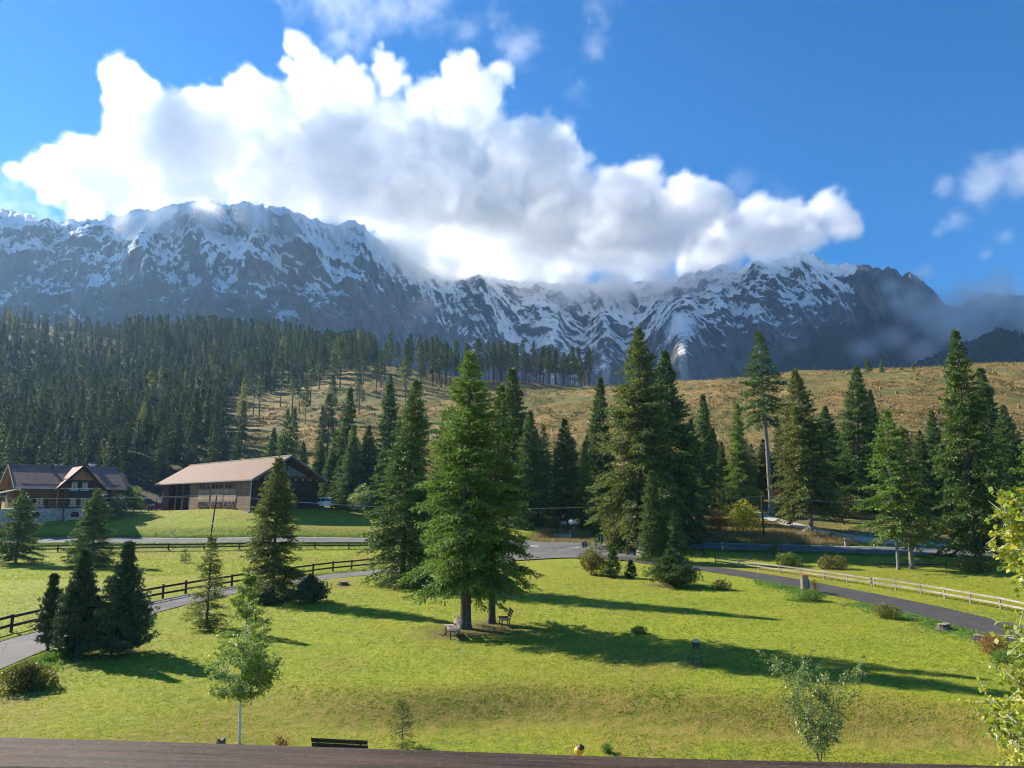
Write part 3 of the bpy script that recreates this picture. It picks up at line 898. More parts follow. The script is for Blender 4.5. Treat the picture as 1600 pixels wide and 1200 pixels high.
leaf_mat('olive_spruce_needles', [(0.070, 0.098, 0.025), (0.133, 0.168, 0.040), (0.230, 0.248, 0.062)], (0.2, 0.24, 0.03), 0.32)
leaf_mat('forest_needles', [(0.040, 0.066, 0.025), (0.100, 0.145, 0.043), (0.209, 0.252, 0.059)], (0.07, 0.12, 0.02), 0.2, objvar=0.3)
leaf_mat('pine_needles', [(0.043, 0.073, 0.041), (0.094, 0.130, 0.055), (0.185, 0.216, 0.086)], (0.06, 0.09, 0.02), 0.12)
leaf_mat('mugo_needles', [(0.035, 0.070, 0.022), (0.078, 0.140, 0.035), (0.158, 0.220, 0.062)], (0.10, 0.16, 0.02), 0.25)
leaf_mat('larch_needles', [(0.16, 0.19, 0.03), (0.26, 0.27, 0.045), (0.34, 0.30, 0.05)], (0.4, 0.4, 0.05), 0.3)
leaf_mat('dead_needles', [(0.09, 0.05, 0.03), (0.16, 0.09, 0.05), (0.24, 0.13, 0.06)], (0.2, 0.1, 0.05), 0.15)
leaf_mat('birch_leaves', [(0.085, 0.186, 0.022), (0.178, 0.294, 0.031), (0.342, 0.419, 0.046)], (0.32, 0.42, 0.03), 0.4, 0.45, 0.35)
leaf_mat('pale_birch_leaves', [(0.105, 0.195, 0.068), (0.225, 0.300, 0.090), (0.450, 0.465, 0.180)], (0.30, 0.36, 0.06), 0.35, 0.4, 0.5)
leaf_mat('autumn_birch_leaves', [(0.12, 0.20, 0.03), (0.25, 0.30, 0.04), (0.40, 0.38, 0.04), (0.55, 0.38, 0.03)], (0.45, 0.5, 0.04), 0.4, 0.45, 0.3)
leaf_mat('bush_leaves', [(0.072, 0.120, 0.022), (0.132, 0.192, 0.031), (0.228, 0.276, 0.054)], (0.22, 0.30, 0.03), 0.32)
leaf_mat('yellow_leaves', [(0.184, 0.230, 0.023), (0.322, 0.345, 0.029), (0.460, 0.437, 0.046)], (0.45, 0.45, 0.03), 0.4)
leaf_mat('rust_leaves', [(0.14, 0.10, 0.03), (0.26, 0.14, 0.04), (0.36, 0.19, 0.05)], (0.4, 0.2, 0.04), 0.3)
leaf_mat('golden_shrub_leaves', [(0.070, 0.091, 0.022), (0.168, 0.168, 0.035), (0.308, 0.252, 0.056)], (0.25, 0.22, 0.03), 0.25)
leaf_mat('weed_leaves', [(0.062, 0.138, 0.025), (0.125, 0.237, 0.037), (0.250, 0.338, 0.088)], (0.22, 0.36, 0.04), 0.35)
leaf_mat('dry_grass', [(0.24, 0.19, 0.07), (0.38, 0.30, 0.12), (0.50, 0.42, 0.20)], (0.5, 0.4, 0.15), 0.3)
leaf_mat('lawn_blades', [(0.055, 0.11, 0.008), (0.13, 0.215, 0.012), (0.25, 0.29, 0.018), (0.47, 0.43, 0.07)], (0.36, 0.48, 0.03), 0.42, 0.7, 0.1, 0.0)  # darkest stop paints the shadow between blades into the blade colour
leaf_mat('hill_straw', [(0.12, 0.07, 0.025), (0.27, 0.16, 0.05), (0.42, 0.30, 0.11)], (0.4, 0.28, 0.08), 0.3)

def nrmz(v):
    return v / np.maximum(np.linalg.norm(v, axis=-1, keepdims=True), 1e-9)

def blades(P, D, L, W, rng, lift=0.5):
    """one pointed four-cornered face for each needle spray or leaf: base P, direction D, length L, width W"""
    D = nrmz(D)
    S = nrmz(np.cross(D, nrmz(rng.normal(size=D.shape) + np.array([0, 0, lift]))))
    L, W = L[:, None], W[:, None]
    mid = P + D * L * 0.45
    V = np.stack([P, mid + S * W / 2, P + D * L, mid - S * W / 2], 1).reshape(-1, 3)
    return V, np.arange(len(V)).reshape(-1, 4)

def tubes(paths, radii, n=4):
    """many thin tapering tubes: paths (B,K,3), radii (B,K)"""
    B, K = paths.shape[:2]
    d = nrmz(np.gradient(paths, axis=1))
    a = nrmz(np.cross(d, np.array([0.31, 0.45, 0.83])))
    b = np.cross(d, a)
    th = np.arange(n) * 2 * math.pi / n
    V = paths[:, :, None] + (a[:, :, None] * np.cos(th)[:, None] + b[:, :, None] * np.sin(th)[:, None]) * radii[:, :, None, None]
    base = np.arange(B)[:, None, None] * K * n
    k = np.arange(K - 1)[None, :, None] * n
    i = np.arange(n)[None, None, :]
    j = (i + 1) % n
    F4 = np.stack([base + k + i, base + k + j, base + k + n + j, base + k + n + i], -1).reshape(-1, 4)
    return V.reshape(-1, 3), F4

def join(parts):
    vs, fs, o = [], [], 0
    for V, Fq in parts:
        vs.append(V)
        fs.append(Fq + o)
        o += len(V)
    return np.vstack(vs), np.vstack(fs)

def spruce(seed, H, Rm, h0, dz=0.33, nb=6, dens=1.0, spray=0.22, width=0.42, shape=0.85, droop=0.35, rise=0.55, ragged=0.2, needle='spruce_needles', bark='spruce_bark', tr=None, lean=0.0, side=None, hang=0.3, low_taper=0.8, gap=0.0, limb_n=3):
    """returns the trunk and crown meshes of a spruce of height H; crown from height h0 with radius Rm"""
    rng = np.random.RandomState(seed)
    lev, z = [], h0
    while z < H * 0.985:
        lev.append(z)
        t_ = (z - h0) / (H - h0)
        z += dz * (1.15 - 0.75 * t_) * rng.uniform(0.7, 1.3)
    lev = np.array(lev)
    cnt = np.maximum(3, np.round(nb * rng.uniform(0.7, 1.25, len(lev)))).astype(int)
    bz = np.repeat(lev, cnt) + rng.uniform(-0.5, 0.5, cnt.sum()) * dz
    B = len(bz)
    t_ = np.clip((bz - h0) / (H - h0), 0, 1)
    az = rng.uniform(0, 2 * math.pi, B)
    L = np.minimum(Rm * (1 - t_) ** shape, 1.3 * Rm * (1 - t_)) * (low_taper + (1 - low_taper) * np.minimum(1, t_ / 0.15)) * rng.uniform(1 - 1.6 * ragged, 1 + ragged, B) + 0.07 + 0.012 * H * (1 - t_)
    if side is not None:                                   # crown thinner on one side
        L = L * (1 - side[1] * np.clip(np.cos(az - side[0]), 0, 1))
    if gap:
        keep = rng.rand(B) > gap
        bz, t_, az, L = bz[keep], t_[keep], az[keep], L[keep]
        B = len(bz)
    a0 = rise * t_ ** 1.3 + rng.normal(0, 0.10, B) + 0.05
    b0 = droop * (1 - t_) + 0.12 * rng.uniform(0, 1, B)
    rad = np.c_[np.cos(az), np.sin(az), 0 * az]
    lat = np.c_[-np.sin(az), np.cos(az), 0 * az]
    tw = rng.normal(0, 0.12, B)
    def curve(idx, s):
        zz = L[idx] * (a0[idx] * s - b0[idx] * 1.8 * s * s + b0[idx] * 0.95 * s ** 3)
        r = L[idx] * s * (1 - 0.10 * s)
        P = rad[idx] * r[:, None] + lat[idx] * (tw[idx] * L[idx] * s * s)[:, None]
        P[:, 2] += bz[idx] + zz
        P[:, 0] += lean * (np.maximum(P[:, 2], 0) / H) ** 1.5
        return P
    # side twigs
    nt = np.maximum(4, (L / 0.115 * dens)).astype(int)
    bi = np.repeat(np.arange(B), nt)
    s = np.concatenate([(np.arange(k) + rng.rand(k)) / k for k in nt]) ** 0.8 * 0.88 + 0.12
    base = curve(bi, s)
    sgn = np.where(rng.rand(len(bi)) < 0.5, -1, 1)
    tl = (0.30 * L[bi] * (1 - s) + 0.16 + 0.05 * L[bi]) * rng.uniform(0.5, 1.25, len(bi))
    td = nrmz(rad[bi] * rng.uniform(0.45, 1.0, len(bi))[:, None] + lat[bi] * (sgn * rng.uniform(0.3, 1.0, len(bi)))[:, None] + np.c_[0 * s, 0 * s, rng.normal(-hang * (1 - 0.7 * t_[bi]) + 0.35 * t_[bi], 0.22)])
    ns = np.maximum(2, (tl / (spray * 0.5) + 0.5)).astype(int)
    ti = np.repeat(np.arange(len(bi)), ns)
    q = np.concatenate([(np.arange(k) + 0.6 * rng.rand(k)) / k for k in ns])
    P = base[ti] + td[ti] * (tl[ti] * q)[:, None]
    P[:, 2] -= 0.12 * tl[ti] * q * q
    Dv = td[ti] + rng.normal(0, 0.42, (len(ti), 3)) + np.array([0, 0, -0.08])
    SL = spray * rng.uniform(0.7, 1.3, len(ti))
    V1, F1 = blades(P, Dv, SL, SL * width * rng.uniform(0.8, 1.25, len(ti)), rng, 0.8)
    # leader
    k = 26
    zl = H * np.linspace(0.955, 0.995, k)
    P2 = np.c_[lean * (zl / H) ** 1.5, 0 * zl, zl]
    a2 = rng.uniform(0, 6.28, k)
    V2, F2 = blades(P2, np.c_[np.cos(a2), np.sin(a2), 0.9 + 0 * a2], np.full(k, spray * 0.9), np.full(k, spray * 0.35), rng)
    V, Fq = join([(V1, F1), (V2, F2)])
    clump = rng.uniform(-0.16, 0.16, B)
    tint = np.concatenate([0.45 + clump[bi[ti]] + rng.normal(0, 0.15, len(ti)) + 0.10 * (q - 0.5), np.full(k, 0.7)])
    crown = mesh_np('crown', V, Fq, MAT[needle], attrs={'tint': ('FACE', np.clip(tint, 0, 1))})
    # trunk and limbs
    tr = tr or 0.0125 * H + 0.03
    zz = np.concatenate([[-0.3, 0.0, 0.25, 0.7], np.linspace(1.5, H, 14)])
    rr = tr * np.clip(1 - zz / H, 0.02, 1) ** 0.85
    rr[:3] *= (1.45, 1.3, 1.12)
    px_ = lean * (np.maximum(zz, 0) / H) ** 1.5 + 0.02 * np.sin(zz * 0.7)
    V1, F1 = tubes(np.stack([px_, 0.02 * np.cos(zz * 0.5 + 1), zz], -1)[None], rr[None], 10)
    S = np.linspace(0, 0.85, 4)
    pts = np.stack([curve(np.arange(B), np.full(B, x)) for x in S], 1)
    r0 = np.clip(0.010 * L + 0.006, 0.006, 0.07)
    V2, F2 = tubes(pts, r0[:, None] * (1 - 0.8 * S), limb_n)
    V, Fq = join([(V1, F1), (V2, F2)])
    trunk = mesh_np('trunk', V, Fq, MAT[bark], smooth=True)
    return trunk, crown

def pine(seed, H, Rm, h0=0.1, n_br=150, tuft=0.17, needle='pine_needles', top=0.9):
    """dense dark pine built from upturned branches that end in needle tufts"""
    rng = np.random.RandomState(seed)
    t_ = np.sort(rng.rand(n_br) ** 0.9)
    bz = h0 + t_ * (H - h0) * 0.93
    az = rng.uniform(0, 6.283, n_br)
    env = Rm * np.clip(1.08 * (1 - t_) ** 0.95 * (0.85 + 0.6 * np.minimum(t_, 0.25)), 0.07, 2)
    L = env * rng.uniform(0.72, 1.06, n_br)
    rad = np.c_[np.cos(az), np.sin(az), 0 * az]
    up = rng.uniform(0.2, 0.6, n_br) * (0.6 + 0.6 * t_)
    nt = np.maximum(7, (L / 0.055)).astype(int)
    bi = np.repeat(np.arange(n_br), nt)
    s = np.concatenate([(np.arange(k) + rng.rand(k)) / k for k in nt]) ** 0.6
    P = rad[bi] * (L[bi] * s)[:, None]
    P[:, 2] = bz[bi] + L[bi] * up[bi] * s ** 1.6
    P += rng.normal(0, 1, P.shape) * (0.05 + 0.10 * L[bi] * s)[:, None] * np.array([1, 1, 0.6])
    Dt = nrmz(rad[bi] * 0.55 + np.array([0, 0, 0.75]) + rng.normal(0, 0.25, P.shape))
    m = 9
    ti = np.repeat(np.arange(len(P)), m)
    Dv = Dt[ti] + rng.normal(0, 0.55, (len(ti), 3))
    Lb = tuft * rng.uniform(0.7, 1.3, len(ti))
    V, Fq = blades(P[ti] + rng.normal(0, 0.02, (len(ti), 3)), Dv, Lb, Lb * 0.26, rng)
    tint = np.clip(0.42 + rng.uniform(-0.2, 0.2, n_br)[bi[ti]] + rng.normal(0, 0.15, len(ti)), 0, 1)
    crown = mesh_np('crown', V, Fq, MAT[needle], attrs={'tint': ('FACE', tint)})
    zz = np.linspace(-0.2, H * 0.95, 10)
    V1, F1 = tubes(np.stack([0.03 * np.sin(zz), 0 * zz, zz], -1)[None], (0.02 * H * np.clip(1 - zz / H, 0.05, 1))[None], 8)
    S = np.linspace(0, 0.9, 4)
    pts = np.stack([np.c_[rad[:, :2] * (L * x)[:, None], bz + L * up * x ** 1.6] for x in S], 1)
    V2, F2 = tubes(pts, np.clip(0.012 * L + 0.005, 0, 0.05)[:, None] * (1 - 0.8 * S), 3)
    V, Fq = join([(V1, F1), (V2, F2)])
    return mesh_np('trunk', V, Fq, MAT['spruce_bark'], smooth=True), crown

def broadleaf(seed, H, env, clear, n_limb=26, leaf=0.075, n_leaf=5000, lmat='birch_leaves', bmat='birch_bark', tr=0.05, bend=0.25, asc=0.9, stems=1, spread=0.0, lw=0.75, cl=0.16):
    """young tree: stem(s), limbs, twigs and single leaves; env(t) = crown radius at relative height t"""
    rng = np.random.RandomState(seed)
    stem_paths, stem_r = [], []
    zz = np.linspace(0, 1, 12)
    for k in range(stems):
        a = rng.uniform(0, 6.28) if stems > 1 else 0
        ang = a + 2 * math.pi * k / max(stems, 1)
        sx, sy = spread * math.cos(ang), spread * math.sin(ang)
        hh = H * (rng.uniform(0.8, 1.0) if stems > 1 else 1)
        stem_paths.append(np.c_[sx * zz ** 1.2 + bend * np.sin(zz * 3.3 + k) * zz * (1 - zz) * 2, sy * zz ** 1.2 + bend * 0.5 * np.sin(zz * 4 + 1 + k) * zz * (1 - zz), zz * hh - 0.05])
        stem_r.append(tr * (1 - zz * 0.93) * (1 if stems == 1 else 0.8))
    V0, F0 = tubes(np.array(stem_paths), np.array(stem_r), 8)
    t_ = np.sort(clear + (0.985 - clear) * rng.rand(n_limb) ** 1.5)
    sid = rng.randint(0, stems, n_limb)
    base = np.array([[np.interp(t, zz, stem_paths[s_][:, c]) for c in range(3)] for t, s_ in zip(t_, sid)])
    az = rng.uniform(0, 6.283, n_limb) + np.arange(n_limb) * 2.4
    L = np.array([env((t - clear) / (1 - clear)) for t in t_]) * rng.uniform(0.75, 1.15, n_limb)
    rad = np.c_[np.cos(az), np.sin(az), 0 * az]
    S = np.linspace(0, 1, 6)
    rise = asc * rng.uniform(0.6, 1.2, n_limb)
    pts = np.stack([base + rad * (L * x)[:, None] + np.array([0, 0, 1]) * (L * rise * (x * 0.7 + 0.3 * x * x))[:, None] for x in S], 1)
    V1, F1 = tubes(pts, np.clip(tr * 0.34 * (1 - t_), 0.004, 1)[:, None] * (1 - 0.85 * S), 4)
    # twigs
    ntw = max(2, int(n_leaf / n_limb / 9))
    li = np.repeat(np.arange(n_limb), ntw)
    s = rng.uniform(0.06, 1.0, len(li)) ** 0.72
    tb = base[li] + rad[li] * (L[li] * s)[:, None] + np.array([0, 0, 1]) * (L[li] * rise[li] * (s * 0.7 + 0.3 * s * s))[:, None]
    td = nrmz(rad[li] * 0.6 + rng.normal(0, 0.7, (len(li), 3)) + np.array([0, 0, 0.35]))
    tl = (cl + 0.30 * L[li] * (1.05 - s)) * rng.uniform(0.6, 1.3, len(li))
    tp = np.stack([tb + td * (tl * x)[:, None] for x in (0, 0.5, 1)], 1)
    V2, F2 = tubes(tp, np.full((len(li), 3), 0.004) * np.array([1.2, 0.9, 0.4]), 3)
    V, Fq = join([(V0, F0), (V1, F1), (V2, F2)])
    trunk = mesh_np('trunk', V, Fq, MAT[bmat], smooth=True)
    ti = np.repeat(np.arange(len(li)), 9)
    q = rng.rand(len(ti))
    P = tb[ti] + td[ti] * (tl[ti] * q)[:, None] + rng.normal(0, 0.025, (len(ti), 3))
    Dv = rng.normal(0, 1, (len(ti), 3)) + td[ti] * 0.5 + np.array([0, 0, -0.5])
    Lb = leaf * rng.uniform(0.65, 1.25, len(ti))
    V, Fq = blades(P, Dv, Lb, Lb * lw, rng, 0.9)
    tint = np.clip(0.45 + rng.uniform(-0.2, 0.2, n_limb)[li[ti]] + rng.normal(0, 0.2, len(ti)), 0, 1)
    crown = mesh_np('crown', V, Fq, MAT[lmat], attrs={'tint': ('FACE', tint)})
    return trunk, crown

def shrub(seed, rx, ry, h, n=2200, leaf=0.07, lmat='bush_leaves', lumps=9, lw=0.6, stems=14, up=0.3):
    """rounded lumpy shrub: leaves thickest on overlapping lobes, twigs inside"""
    rng = np.random.RandomState(seed)
    a = rng.uniform(0, 6.283, lumps)
    rr = np.sqrt(rng.rand(lumps)) * 0.62
    c = np.c_[np.cos(a) * rr * rx, np.sin(a) * rr * ry, h * rng.uniform(0.25, 0.68, lumps) * (1.1 - 0.55 * rr)]
    lr = np.minimum(rng.uniform(0.38, 0.6, lumps) * (rx + ry) / 2, h * 0.52)
    k = rng.randint(0, lumps, n)
    d = nrmz(rng.normal(0, 1, (n, 3)))
    P = c[k] + d * (lr[k] * rng.uniform(0.55, 1.08, n) ** 0.7)[:, None]
    P[:, 2] = np.abs(P[:, 2]) * np.where(P[:, 2] < 0, 0.5, 1) + 0.02
    Dv = d * 0.8 + rng.normal(0, 0.7, (n, 3)) + np.array([0, 0, up])
    Lb = leaf * rng.uniform(0.65, 1.35, n)
    V, Fq = blades(P, Dv, Lb, Lb * lw, rng, 0.7)
    tint = np.clip(0.45 + rng.uniform(-0.22, 0.22, lumps)[k] + rng.normal(0, 0.18, n), 0, 1)
    crown = mesh_np('foliage', V, Fq, MAT[lmat], attrs={'tint': ('FACE', tint)})
    ks = rng.randint(0, lumps, stems)
    S = np.linspace(0, 1, 4)
    tips = c[ks] + rng.normal(0, 0.3, (stems, 3)) * lr[ks][:, None]
    b0 = tips * np.array([0.25, 0.25, 0])
    b0[:, 2] = -0.05
    pts = np.stack([b0 * (1 - x) + tips * x for x in S], 1)
    pts[:, :, 2] = np.maximum(pts[:, :, 2], -0.05)
    V, Fq = tubes(pts, np.full((stems, 4), 0.018) * (1 - 0.7 * S), 4)
    return mesh_np('stem', V, Fq, MAT['spruce_bark'], smooth=True), crown

def plant(name, meshes, loc, label, cat, group=None, rz=0.0, scale=1.0, names=('trunk', 'crown'), tilt=None):
    e = empty(name, loc, rz, label, cat, group, scale)
    if tilt:
        e.rotation_euler = (tilt[0], tilt[1], rz)
    for nm, me in zip(names, meshes):
        link(bpy.data.objects.new(nm, me), e)
    return e

def put(px, Y, top_py, sink=0.05):
    """foot of a tree at photo column px and distance Y, and the height that its top pixel asks for"""
    x, y, z = gpos(px, Y)
    rz = float(ratios(px, top_py)[1])
    return (x, y, z - sink), CZ + rz * Y - z + sink
# ------------------------------------------------------------------ trees near the house
SP = {}
def near_spruce(px, Y, top, label, seed, rpx, clear=0.06, name='spruce_tree', base_py=None, group=None, toppx=None, **kw):
    """a spruce of its own: rpx = crown half width in photo pixels"""
    if base_py is not None:
        x, y, z = on_ground(px, base_py)
        Y = y
        H = CZ + float(ratios(px, top)[1]) * Y - z + 0.05
        loc = (x, y, z - 0.05)
    else:
        loc, H = put(px, Y, top)
    lean = 0.0
    if toppx is not None:
        lean = float(ratios(toppx, top)[0]) * Y - loc[0]
    m = spruce(seed, H, rpx * Y / F, clear * H, lean=lean, **kw)
    return plant(name, m, loc, label, 'tree', group)

near_spruce(727, None, 548, 'tallest bright green spruce on the lawn, with the grey bench at its trunk', 11, 92, 0.165, base_py=982, toppx=735, dz=0.33, nb=10, dens=1.7, spray=0.20, width=0.33, needle='bright_spruce_needles', shape=0.72, gap=0.08, ragged=0.38, droop=0.36, tr=0.33, hang=0.4, low_taper=0.75)
near_spruce(768, None, 600, 'spruce with thinner trunk just behind the tallest lawn spruce', 12, 66, 0.155, base_py=974, toppx=782, dz=0.34, nb=9, dens=1.5, spray=0.21, width=0.33, shape=0.7, gap=0.1, ragged=0.42, droop=0.4, tr=0.23, side=(math.pi, 0.5), hang=0.4)
near_spruce(628, None, 590, 'slender dark spruce to the left of the tallest lawn spruce, branched to the ground', 13, 66, 0.01, base_py=914, toppx=652, dz=0.32, nb=10, dens=1.05, spray=0.21, width=0.4, shape=0.62, ragged=0.28, droop=0.4)
near_spruce(425, None, 713, 'spruce standing at the bend of the driveway in front of the barn gable', 14, 52, 0.03, base_py=938, toppx=436, dz=0.24, nb=9, dens=1.5, spray=0.17, shape=0.72, ragged=0.3, droop=0.25, needle='olive_spruce_needles')
near_spruce(322, None, 838, 'thin young spruce with open whorls beside the driveway', 15, 38, 0.02, base_py=982, dz=0.22, nb=8, dens=1.5, spray=0.11, width=0.45, shape=1.0, ragged=0.35, droop=0.1, rise=0.3, needle='olive_spruce_needles', hang=0.1)
near_spruce(24, None, 768, 'spruce with wide sparse branches standing in the left meadow', 16, 42, 0.09, base_py=881, dz=0.30, nb=8, dens=1.5, spray=0.18, shape=0.8, ragged=0.35, droop=0.1, rise=0.3)
near_spruce(142, None, 764, 'bushy spruce behind the dark pines in the left meadow', 17, 42, 0.02, base_py=886, dz=0.26, nb=9, dens=1.6, spray=0.17, shape=0.75, ragged=0.3, droop=0.12, rise=0.35)
near_spruce(289, None, 859, 'tiny spruce alone in the left meadow below the barn', 18, 10, 0.05, base_py=880, dz=0.2, nb=6, dens=1.4, spray=0.14, shape=0.8, droop=0.1, rise=0.3)
near_spruce(1022, None, 735, 'narrow spruce on the lawn edge beside the mugo pines, in front of the giant spruce', 19, 30, 0.02, base_py=876, dz=0.26, nb=9, dens=1.5, spray=0.18, shape=0.72, ragged=0.25, droop=0.25)
near_spruce(1058, None, 797, 'short spruce growing close behind the narrow lawn edge spruce', 20, 22, 0.02, base_py=880, dz=0.24, nb=9, dens=1.5, spray=0.18, shape=0.75, ragged=0.25, droop=0.2)
near_spruce(628, None, 1098, 'tiny spruce sapling with a bare tip just beyond the balcony rail', 21, 20, 0.04, base_py=1166, name='spruce_sapling', dz=0.12, nb=5, dens=1.0, spray=0.08, width=0.3, shape=0.9, droop=0.1, rise=0.4, needle='olive_spruce_needles', tr=0.016)
# trees along and beyond the road
near_spruce(1000, 94, 510, 'giant broad spruce beside the main road, tallest of all', 22, 78, 0.04, toppx=997, dz=0.42, nb=10, dens=0.85, spray=0.36, width=0.42, shape=0.6, gap=0.1, ragged=0.42, droop=0.5, needle='olive_spruce_needles', tr=0.5, low_taper=0.85)
near_spruce(1048, 98, 548, 'dark broad spruce growing against the right side of the giant roadside spruce', 23, 60, 0.04, dz=0.45, nb=9, dens=0.8, spray=0.36, width=0.5, shape=0.62, ragged=0.32, droop=0.5)
near_spruce(1205, 113, 515, 'tall thin spruce with a long bare grey trunk and dark tufted top', 24, 34, 0.48, toppx=1184, dz=0.55, nb=7, dens=0.95, spray=0.32, width=0.5, shape=0.45, ragged=0.45, droop=0.35, bark='pale_bark', tr=0.42, low_taper=0.6, gap=0.12)
near_spruce(1268, None, 576, 'olive green spruce with pale trunk foot beside the gravel path', 25, 54, 0.14, base_py=831, toppx=1242, dz=0.45, nb=10, dens=0.85, spray=0.30, width=0.5, shape=0.55, ragged=0.32, droop=0.4, needle='olive_spruce_needles', bark='pale_bark', tr=0.32)
near_spruce(1347, 117, 572, 'dense dark conical spruce behind the green gate', 26, 50, 0.03, toppx=1338, dz=0.45, nb=9, dens=0.85, spray=0.3, width=0.5, shape=0.75, ragged=0.2, droop=0.35)
near_spruce(1404, None, 640, 'left one of the twin spruces with bare grey trunks below the road', 27, 50, 0.24, base_py=890, toppx=1384, dz=0.42, nb=7, dens=0.9, spray=0.27, width=0.5, shape=0.55, ragged=0.4, droop=0.35, needle='bright_spruce_needles', bark='pale_bark', tr=0.17)
near_spruce(1425, None, 668, 'right one of the twin spruces with bare grey trunks below the road', 28, 42, 0.2, base_py=889, toppx=1412, dz=0.42, nb=7, dens=0.9, spray=0.27, width=0.5, shape=0.5, ragged=0.4, droop=0.35, needle='olive_spruce_needles', bark='pale_bark', tr=0.25)
near_spruce(1528, None, 514, 'tall dark spruce with leaning trunk at the near edge of the road', 29, 56, 0.06, base_py=874, toppx=1492, dz=0.45, nb=8, dens=1.0, spray=0.3, width=0.5, shape=0.6, ragged=0.36, droop=0.45, tr=0.3)
near_spruce(1634, 58, 640, 'bright green spruce cut off by the right edge of the picture, behind the yellow birch', 30, 66, 0.05, dz=0.4, nb=8, dens=1.1, spray=0.24, width=0.48, shape=0.75, ragged=0.3, needle='bright_spruce_needles')

# mid-distance spruces: a few shapes shared between many trees
PROTO = {
    'cone': [spruce(41 + k, 20, 4.3 + 0.4 * k, 0.5, dz=0.46, nb=10, dens=0.9, spray=0.32, width=0.5, shape=0.78, ragged=0.24, droop=0.35) for k in range(3)] + [spruce(47, 20, 4.6, 1.2, dz=0.62, nb=8, dens=0.95, spray=0.32, width=0.45, shape=0.7, ragged=0.42, droop=0.5, gap=0.12), spruce(48, 20, 3.8, 0.6, dz=0.5, nb=9, dens=0.9, spray=0.32, width=0.45, shape=0.95, ragged=0.35, droop=0.25, needle='bright_spruce_needles')],
    'slim': [spruce(51 + k, 20, 3.0, 1.0, dz=0.44, nb=9, dens=1.0, spray=0.32, width=0.5, shape=0.62, ragged=0.3, droop=0.4) for k in range(3)],
    'bare': [spruce(61 + k, 20, 2.3, 7.5 + k, dz=0.5, nb=7, dens=0.8, spray=0.36, width=0.52, shape=0.5, ragged=0.32, droop=0.35, needle='forest_needles', bark='pale_bark', limb_n=3) for k in range(3)],
    'wood': [spruce(71 + k, 20, 2.7 + 0.2 * k, 2.2 + k, dz=0.55, nb=7, dens=0.75, spray=0.40, width=0.55, shape=0.85, ragged=0.28, droop=0.4, needle='forest_needles', limb_n=3) for k in range(4)],
    'larch': [spruce(81, 20, 2.9, 5.0, dz=0.6, nb=6, dens=0.7, spray=0.34, width=0.5, shape=0.45, ragged=0.35, droop=0.2, needle='larch_needles', bark='pale_bark')],
    'dead': [spruce(85, 20, 2.0, 5.0, dz=0.6, nb=6, dens=0.5, spray=0.3, width=0.4, shape=0.6, ragged=0.4, droop=0.3, needle='dead_needles', bark='pale_bark')],
}
rg = random.Random(4)
N_SPRUCE = [0]
def shared(kind, px, Y, top, label, name='spruce_tree', group=None, wide=1.0, k=None):
    loc, H = put(px, Y, top)
    ms = PROTO[kind]
    s = H / 20.0
    N_SPRUCE[0] += 1
    return plant(name, ms[rg.randrange(len(ms)) if k is None else k], loc, label, 'tree', group, rg.uniform(0, 6.28), (s * wide, s * wide * rg.uniform(0.85, 1.1), s), tilt=(rg.gauss(0, 0.014), rg.gauss(0, 0.014)))

